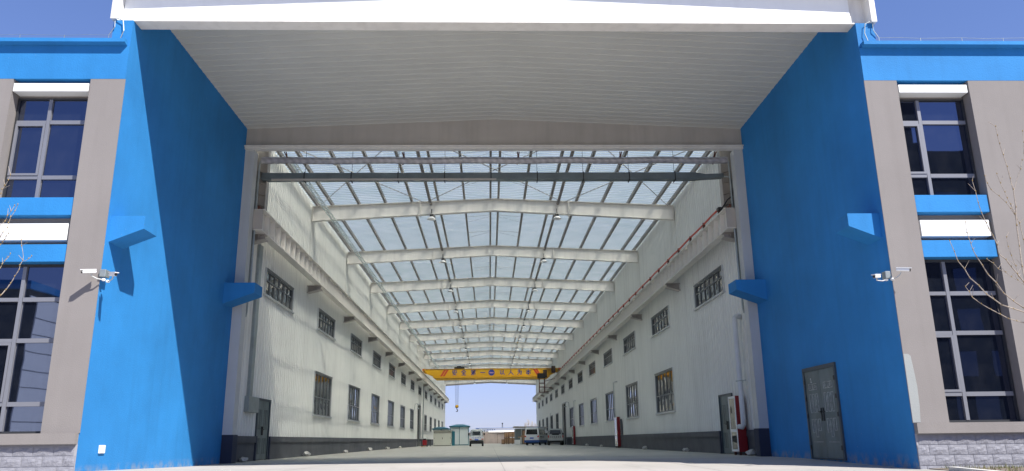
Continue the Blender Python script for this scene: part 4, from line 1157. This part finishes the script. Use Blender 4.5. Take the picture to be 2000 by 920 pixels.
g.box(-5.9, -5.84, 98.96, 99.0, .2, .42); g.build('hinge', black, t)
t = thing('machine_cart', 'small red wheeled machine with a black top at the left wall foot', 'machine', (-6.8, 84, FZ))
MB().cham(-7.05, -6.6, 83.7, 84.5, FZ + .15, .10, .04).build('body', redp, t)
MB().cham(-7.0, -6.7, 83.8, 84.3, .10, .26, .03).build('engine', black, t)
for xx in (-7.08, -6.56):
    MB().tube([(xx - .03, 83.95, FZ + .13), (xx + .03, 83.95, FZ + .13)], .13, 12).build('wheel', rubber, t)
MB().tube([(-6.62, 83.9, .1), (-6.5, 83.7, .35), (-6.62, 83.8, .45)], .02, 6).build('handle', cabm, t)
MB().box(-7.15, -7.08, 83.7, 84.4, FZ + .1, .1).build('side_panel', galvd, t)
tag(MB().box(-7.15, -6.65, 82.9, 83.3, FZ, FZ + .08).build('timber_block', card), 'low wooden block on the floor before the red machine', 'block')
t = thing('bench', 'dark low bench between the red machine and the beige cabinet', 'bench', (-7.0, 92, FZ))
MB().box(-7.35, -6.75, 91.5, 92.3, .1, .16).build('seat', black, t)
for xx in (-7.3, -6.85): MB().box(xx, xx + .06, 91.6, 92.2, FZ, .1).build('leg', black, t)

# ------------------------------------------------------------------ crates
def crate(x, y, z, w_, d_, h_, label):
    t = thing('plywood_crate', label, 'crate', (x, y, z), group='plywood crates stacked beyond the hall', local=True)
    B(-w_ / 2, w_ / 2, 0, d_, .1, h_).build('box', card, t)
    g = MB()
    for xx in (-w_ / 2, -.03, w_ / 2 - .06): g.box(xx, xx + .06, -.02, -.001, .1, h_)
    g.box(-w_ / 2, w_ / 2, -.022, -.001, h_ - .06, h_ - .0).build('batten', cardd, t)
    g = MB()
    for xx in (-w_ / 2, -.05, w_ / 2 - .12): g.box(xx, xx + .12, 0, d_, 0, .098)
    g.build('skid', cardd, t)
crate(3.42, 118.6, FZ, 1.08, 1.2, .92, 'brown plywood crate at the bottom of the right stack')
crate(3.42, 118.6, FZ + .93, 1.08, 1.2, .88, 'brown plywood crate on top of the right stack')
crate(2.55, 119.4, FZ, .62, 1.1, .88, 'narrow brown crate at the bottom of the middle stack')
crate(2.55, 119.4, FZ + .89, .62, 1.1, .88, 'narrow brown crate on top of the middle stack')
crate(2.02, 119.6, FZ, .4, .8, .70, 'smallest brown crate left of the crate stacks')
crate(4.95, 112.5, FZ, .5, 1.0, 1.9, 'tall slim brown crate half hidden by the minibus')
t = thing('packing_pallet', 'white block and timber stacked before the grey shed', 'pallet', (4.0, 106, FZ))
MB().cham(3.35, 4.1, 106, 106.8, FZ, .02, .01).build('block', white, t)
MB().cham(4.15, 4.32, 106, 106.5, FZ, .35, .01).build('post', flash, t)
MB().box(3.85, 4.5, 106.6, 107.2, .3, .42).box(4.3, 4.6, 106.7, 107.3, .42, .6).build('timber', card, t)

# flat roofed shed right
t = thing('flat_roof_shed', 'grey flat roofed shed behind the minibus', 'shed', (6, 112, FZ))
B(3.7, 8.0, 113.0, 117, FZ, 1.55).build('wall', shedg, t)
MB().prism([(3.45, 1.72), (8.3, 1.60), (8.3, 1.78), (3.5, 1.90)], 'y', 112.5, 117.4).build('roof', steelg, t)
B(4.55, 4.62, 112.96, 113.0, FZ, 1.55).build('door_frame', flash, t)

# cream wall with gates
t = thing('boundary_wall', 'cream rendered wall with flush gates closing the yard', 'wall', (0, 138.5, FZ))
B(-6, 3.9, 151, 151.25, FZ - .2, 1.38).build('wall', cream, t)
B(-6.05, 3.95, 150.9, 151.35, 1.38, 1.5).build('coping', cream, t)
for a in (-2.9, -.25, 1.5):
    g = MB().box(a, a + .05, 150.93, 151.0, FZ, 1.2).box(a + 2.0, a + 2.05, 150.93, 151.0, FZ, 1.2).box(a + .05, a + 2.0, 150.93, 151.0, 1.15, 1.2)
    if a != -.25: g.build('gate', cardd, t)

# far industrial building
t = thing('industrial_building', 'long low white factory building with blue roof edge far behind', 'building', (3, 262, FZ))
B(-3.4, 60, 260, 300, FZ, 3.85).build('wall', whitep, t)
g = MB().prism([(259.5, 3.85), (259.5, 3.95), (280, 4.15), (300.5, 3.95), (300.5, 3.85)], 'x', -4.6, 61); g.build('roof', roofb, t)
for i in range(5): B(-2.9 + i * .55, -2.55 + i * .55, 259.93, 260, 2.4 + (.25 if i in (1, 2) else 0), 3.05 + (.1 if i == 2 else 0)).build('window', darkin, t)
g = MB()
for i in range(4): g.box(-.7 + i * .75, -.35 + i * .75, 259.93, 260, 3.3, 3.42).box(-.6 + i * .75, -.5 + i * .75, 259.93, 260, 3.22, 3.55)
g.build('lettering', roofb, t)
B(1.2, 9.4, 257, 260, 2.3, 2.55).build('lean_to_roof', steelg, t)
for i in range(4): B(1.2 + i * 2.7, 1.35 + i * 2.7, 257, 257.2, FZ, 2.3).build('post', steelg, t)
t = thing('radio_mast', 'thin dark lattice mast rising behind the factory roof', 'mast', (4.95, 300.5, FZ))
g = MB()
for dx, dy in ((-.5, -.5), (.5, -.5), (0, .5)): g.bar((4.95 + dx, 301 + dy, FZ), (4.95 + dx * .2, 301 + dy * .2, 6.4), .1)
for k in range(12):
    z = FZ + .58 * k; f = 1 - .8 * k / 12
    g.bar((4.95 - .5 * f, 300.5, z), (4.95 + .5 * f, 300.5, z + .5), .07)
g.build('lattice', plinthm, t); MB().cham(4.7, 5.2, 300.6, 301.2, 5.9, 6.4, .05).build('antenna', black, t)
# poplars
def poplar(x, y, h, label):
    t = thing('poplar_tree', label, 'tree', (x, y, FZ), group='bare poplars beyond the right wall', local=True)
    MB().tube([(0, 0, 0), (.05, 0, h * .5), (0, 0, h)], [.16, .1, .02], 6).build('trunk', bark, t)
    g = MB()
    for k in range(90):
        z = random.uniform(.12, .95) * h; a = random.uniform(0, 6.28); r = (1 - z / h) * .8 + .25
        p = Vector((0, 0, z)); q = p + Vector((math.cos(a) * r, math.sin(a) * r, r * random.uniform(1.3, 2.4)))
        m_ = (p + q) / 2 + Vector((math.cos(a) * .12, math.sin(a) * .12, -.1))
        g.tube([p, m_, q], [.035, .025, .01], 4, False)
    g.build('crown', mat('twig_haze', (.46, .42, .36), .9, var=.1), t)
for i, (x, h) in enumerate(((10.2, 5.2), (11.0, 6.2), (11.9, 5.5), (12.9, 5.0), (14.0, 5.8))):
    poplar(x, 220 + random.uniform(-3, 3), h, ['leftmost bare poplar far behind the grey shed', 'tallest bare poplar far behind the grey shed', 'third bare poplar from the left behind the grey shed', 'shortest bare poplar far behind the grey shed', 'rightmost bare poplar at the far right wall end'][i])

# ------------------------------------------------------------------ bare street trees in front of the offices
F_ = 1495.366
def px(u, v_, y):
    c = Vector((u - 1000, v_ - 460, F_))
    d = Vector((_X[0] * c.x + _D[0] * c.y + _F[0] * c.z, _X[1] * c.x + _D[1] * c.y + _F[1] * c.z, _X[2] * c.x + _D[2] * c.y + _F[2] * c.z))
    return d * (y / d.y)
def tree(loc, trunk_top, brs, label, ydep):
    t = thing('bare_tree', label, 'tree', loc)
    MB().tube([loc, tuple((Vector(loc) + Vector(trunk_top)) / 2 + Vector((.06, 0, 0))), trunk_top], [.09, .06, .035], 8).build('trunk', bark, t)
    g = MB(); bd = MB()
    for i, (pts, r0) in enumerate(brs):
        yb = ydep + ((i * 37) % 11 - 5) * .06
        P3 = [px(a, b, yb) for a, b in pts]
        if pts[-1][0] > 1990 or pts[-1][0] < 5: P3.append(P3[-1].lerp(Vector(trunk_top), .5)); P3.append(Vector(trunk_top))
        k = len(P3); rs = [max(.004, r0 * (.35 + .65 * j_ / (k - 1))) for j_ in range(k)]
        # subdivide with jitter
        Q = []; R2 = []
        for a in range(k - 1):
            for f in (0, .5):
                Q.append(P3[a].lerp(P3[a + 1], f) + Vector((random.uniform(-.008, .008), random.uniform(-.02, .02), random.uniform(-.008, .008)))); R2.append(rs[a] * (1 - f) + rs[a + 1] * f)
        Q.append(P3[-1]); R2.append(rs[-1])
        g.tube(Q, R2, 6)
        for q in Q[:-3]:
            bd.lathe([(.003, -.012), (.010, 0), (.003, .018)], tuple(q + Vector((0, -.008, 0))), 5)
            if random.random() < .5:
                e = q + Vector((random.uniform(-.12, .12), random.uniform(-.05, .05), random.uniform(.05, .16)))
                g.tube([q, e], [.005, .003], 4)
    g.build('branch', bark, t)['kind'] = 'stuff'; bd.build('bud', budm, t)['kind'] = 'stuff'
TR = px(2070, 640, 13.2)
brR = [
 ([(1945, 247), (1952, 280), (1967, 325), (1980, 370), (1987, 440), (1996, 520), (2006, 570)], .014),
 ([(1997, 312), (1987, 350), (1980, 372)], .006),
 ([(1922, 345), (1935, 370), (1965, 395), (1982, 420), (1988, 442)], .008),
 ([(1947, 340), (1962, 375), (1972, 400), (1992, 435), (2006, 500)], .009),
 ([(1856, 470), (1872, 510), (1895, 542), (1925, 575), (1955, 595), (2000, 610)], .014),
 ([(1885, 433), (1895, 475), (1905, 500), (1930, 535), (1960, 572), (2000, 602)], .013),
 ([(1900, 352), (1910, 395), (1925, 435), (1940, 460), (1952, 495), (1975, 520), (2000, 550)], .012),
 ([(1885, 560), (1900, 580), (1935, 605), (1970, 622), (2000, 631)], .012),
 ([(1928, 505), (1950, 525), (1975, 540), (2000, 556)], .006),
 ([(1996, 256), (2000, 300), (2005, 380)], .008),
 ([(1965, 462), (1975, 500), (1990, 540), (2003, 560)], .007)]
tree((TR.x, 13.2, gz(TR.x, 13.2)), tuple(TR), brR, 'leafless young tree reaching in front of the right office windows', 13.0)
TL = px(-90, 640, 13.2)
brL = [
 ([(45, 508), (37, 527), (20, 552), (2, 577)], .010),
 ([(20, 495), (10, 510), (2, 524)], .006), ([(22, 342), (10, 362), (2, 378)], .006),
 ([(30, 402), (16, 422), (2, 440)], .006), ([(37, 400), (22, 425), (14, 445), (2, 462)], .007), ([(16, 455), (8, 468), (2, 478)], .005), ([(43, 470), (44, 490), (45, 508)], .003), ([(62, 500), (50, 510), (45, 509)], .003)]
tree((TL.x, 13.2, gz(TL.x, 13.2)), tuple(TL), brL, 'leafless young tree whose twig tips show before the left office windows', 13.0)

# ------------------------------------------------------------------ buildings behind the viewpoint, seen mirrored in the office windows
t = thing('opposite_building', 'white and dark grey building with blue roof edge mirrored in the left office window', 'building', (-42, -30, -2.2))
B(-58, -34.5, -60, -25, -2.2, 11.4).build('grey_wing', mat('dark_grey_render', (.05, .05, .055), .8, var=.1), t)
B(-34.49, -34.4, -29.2, -25.1, -2.2, 10.9).build('white_gable', whitep, t)
for k in range(9): B(-34.395, -34.38, -29.2, -25.1, -1 + k * 1.3, -.96 + k * 1.3).build('panel_joint', plinthm, t)
MB().prism([(-58.5, 11.4), (-34.2, 11.4), (-34.2, 12.0), (-58.5, 12.6)], 'y', -60, -24.6).build('roof_edge', blue, t)
for k in range(4): B(-54 + k * 4.5, -51.5 + k * 4.5, -24.98, -24.9, 3, 7).build('window', fglass, t)
t = thing('opposite_tower', 'dark grey building block mirrored in the upper right office window', 'building', (45, -34, -2.2))
dk = MATS['dark_grey_render']
B(33.5, 38.1, -42, -30, -2.2, 32).build('stair_block', dk, t)
B(38.11, 62, -42, -30.3, -2.2, 24.9).build('grey_block', dk, t)
for k in range(5):
    for q in range(6): B(39 + k * 3.4, 41 + k * 3.4, -30.32, -30.22, 1 + q * 3.5, 3 + q * 3.5).build('window', fglass, t)
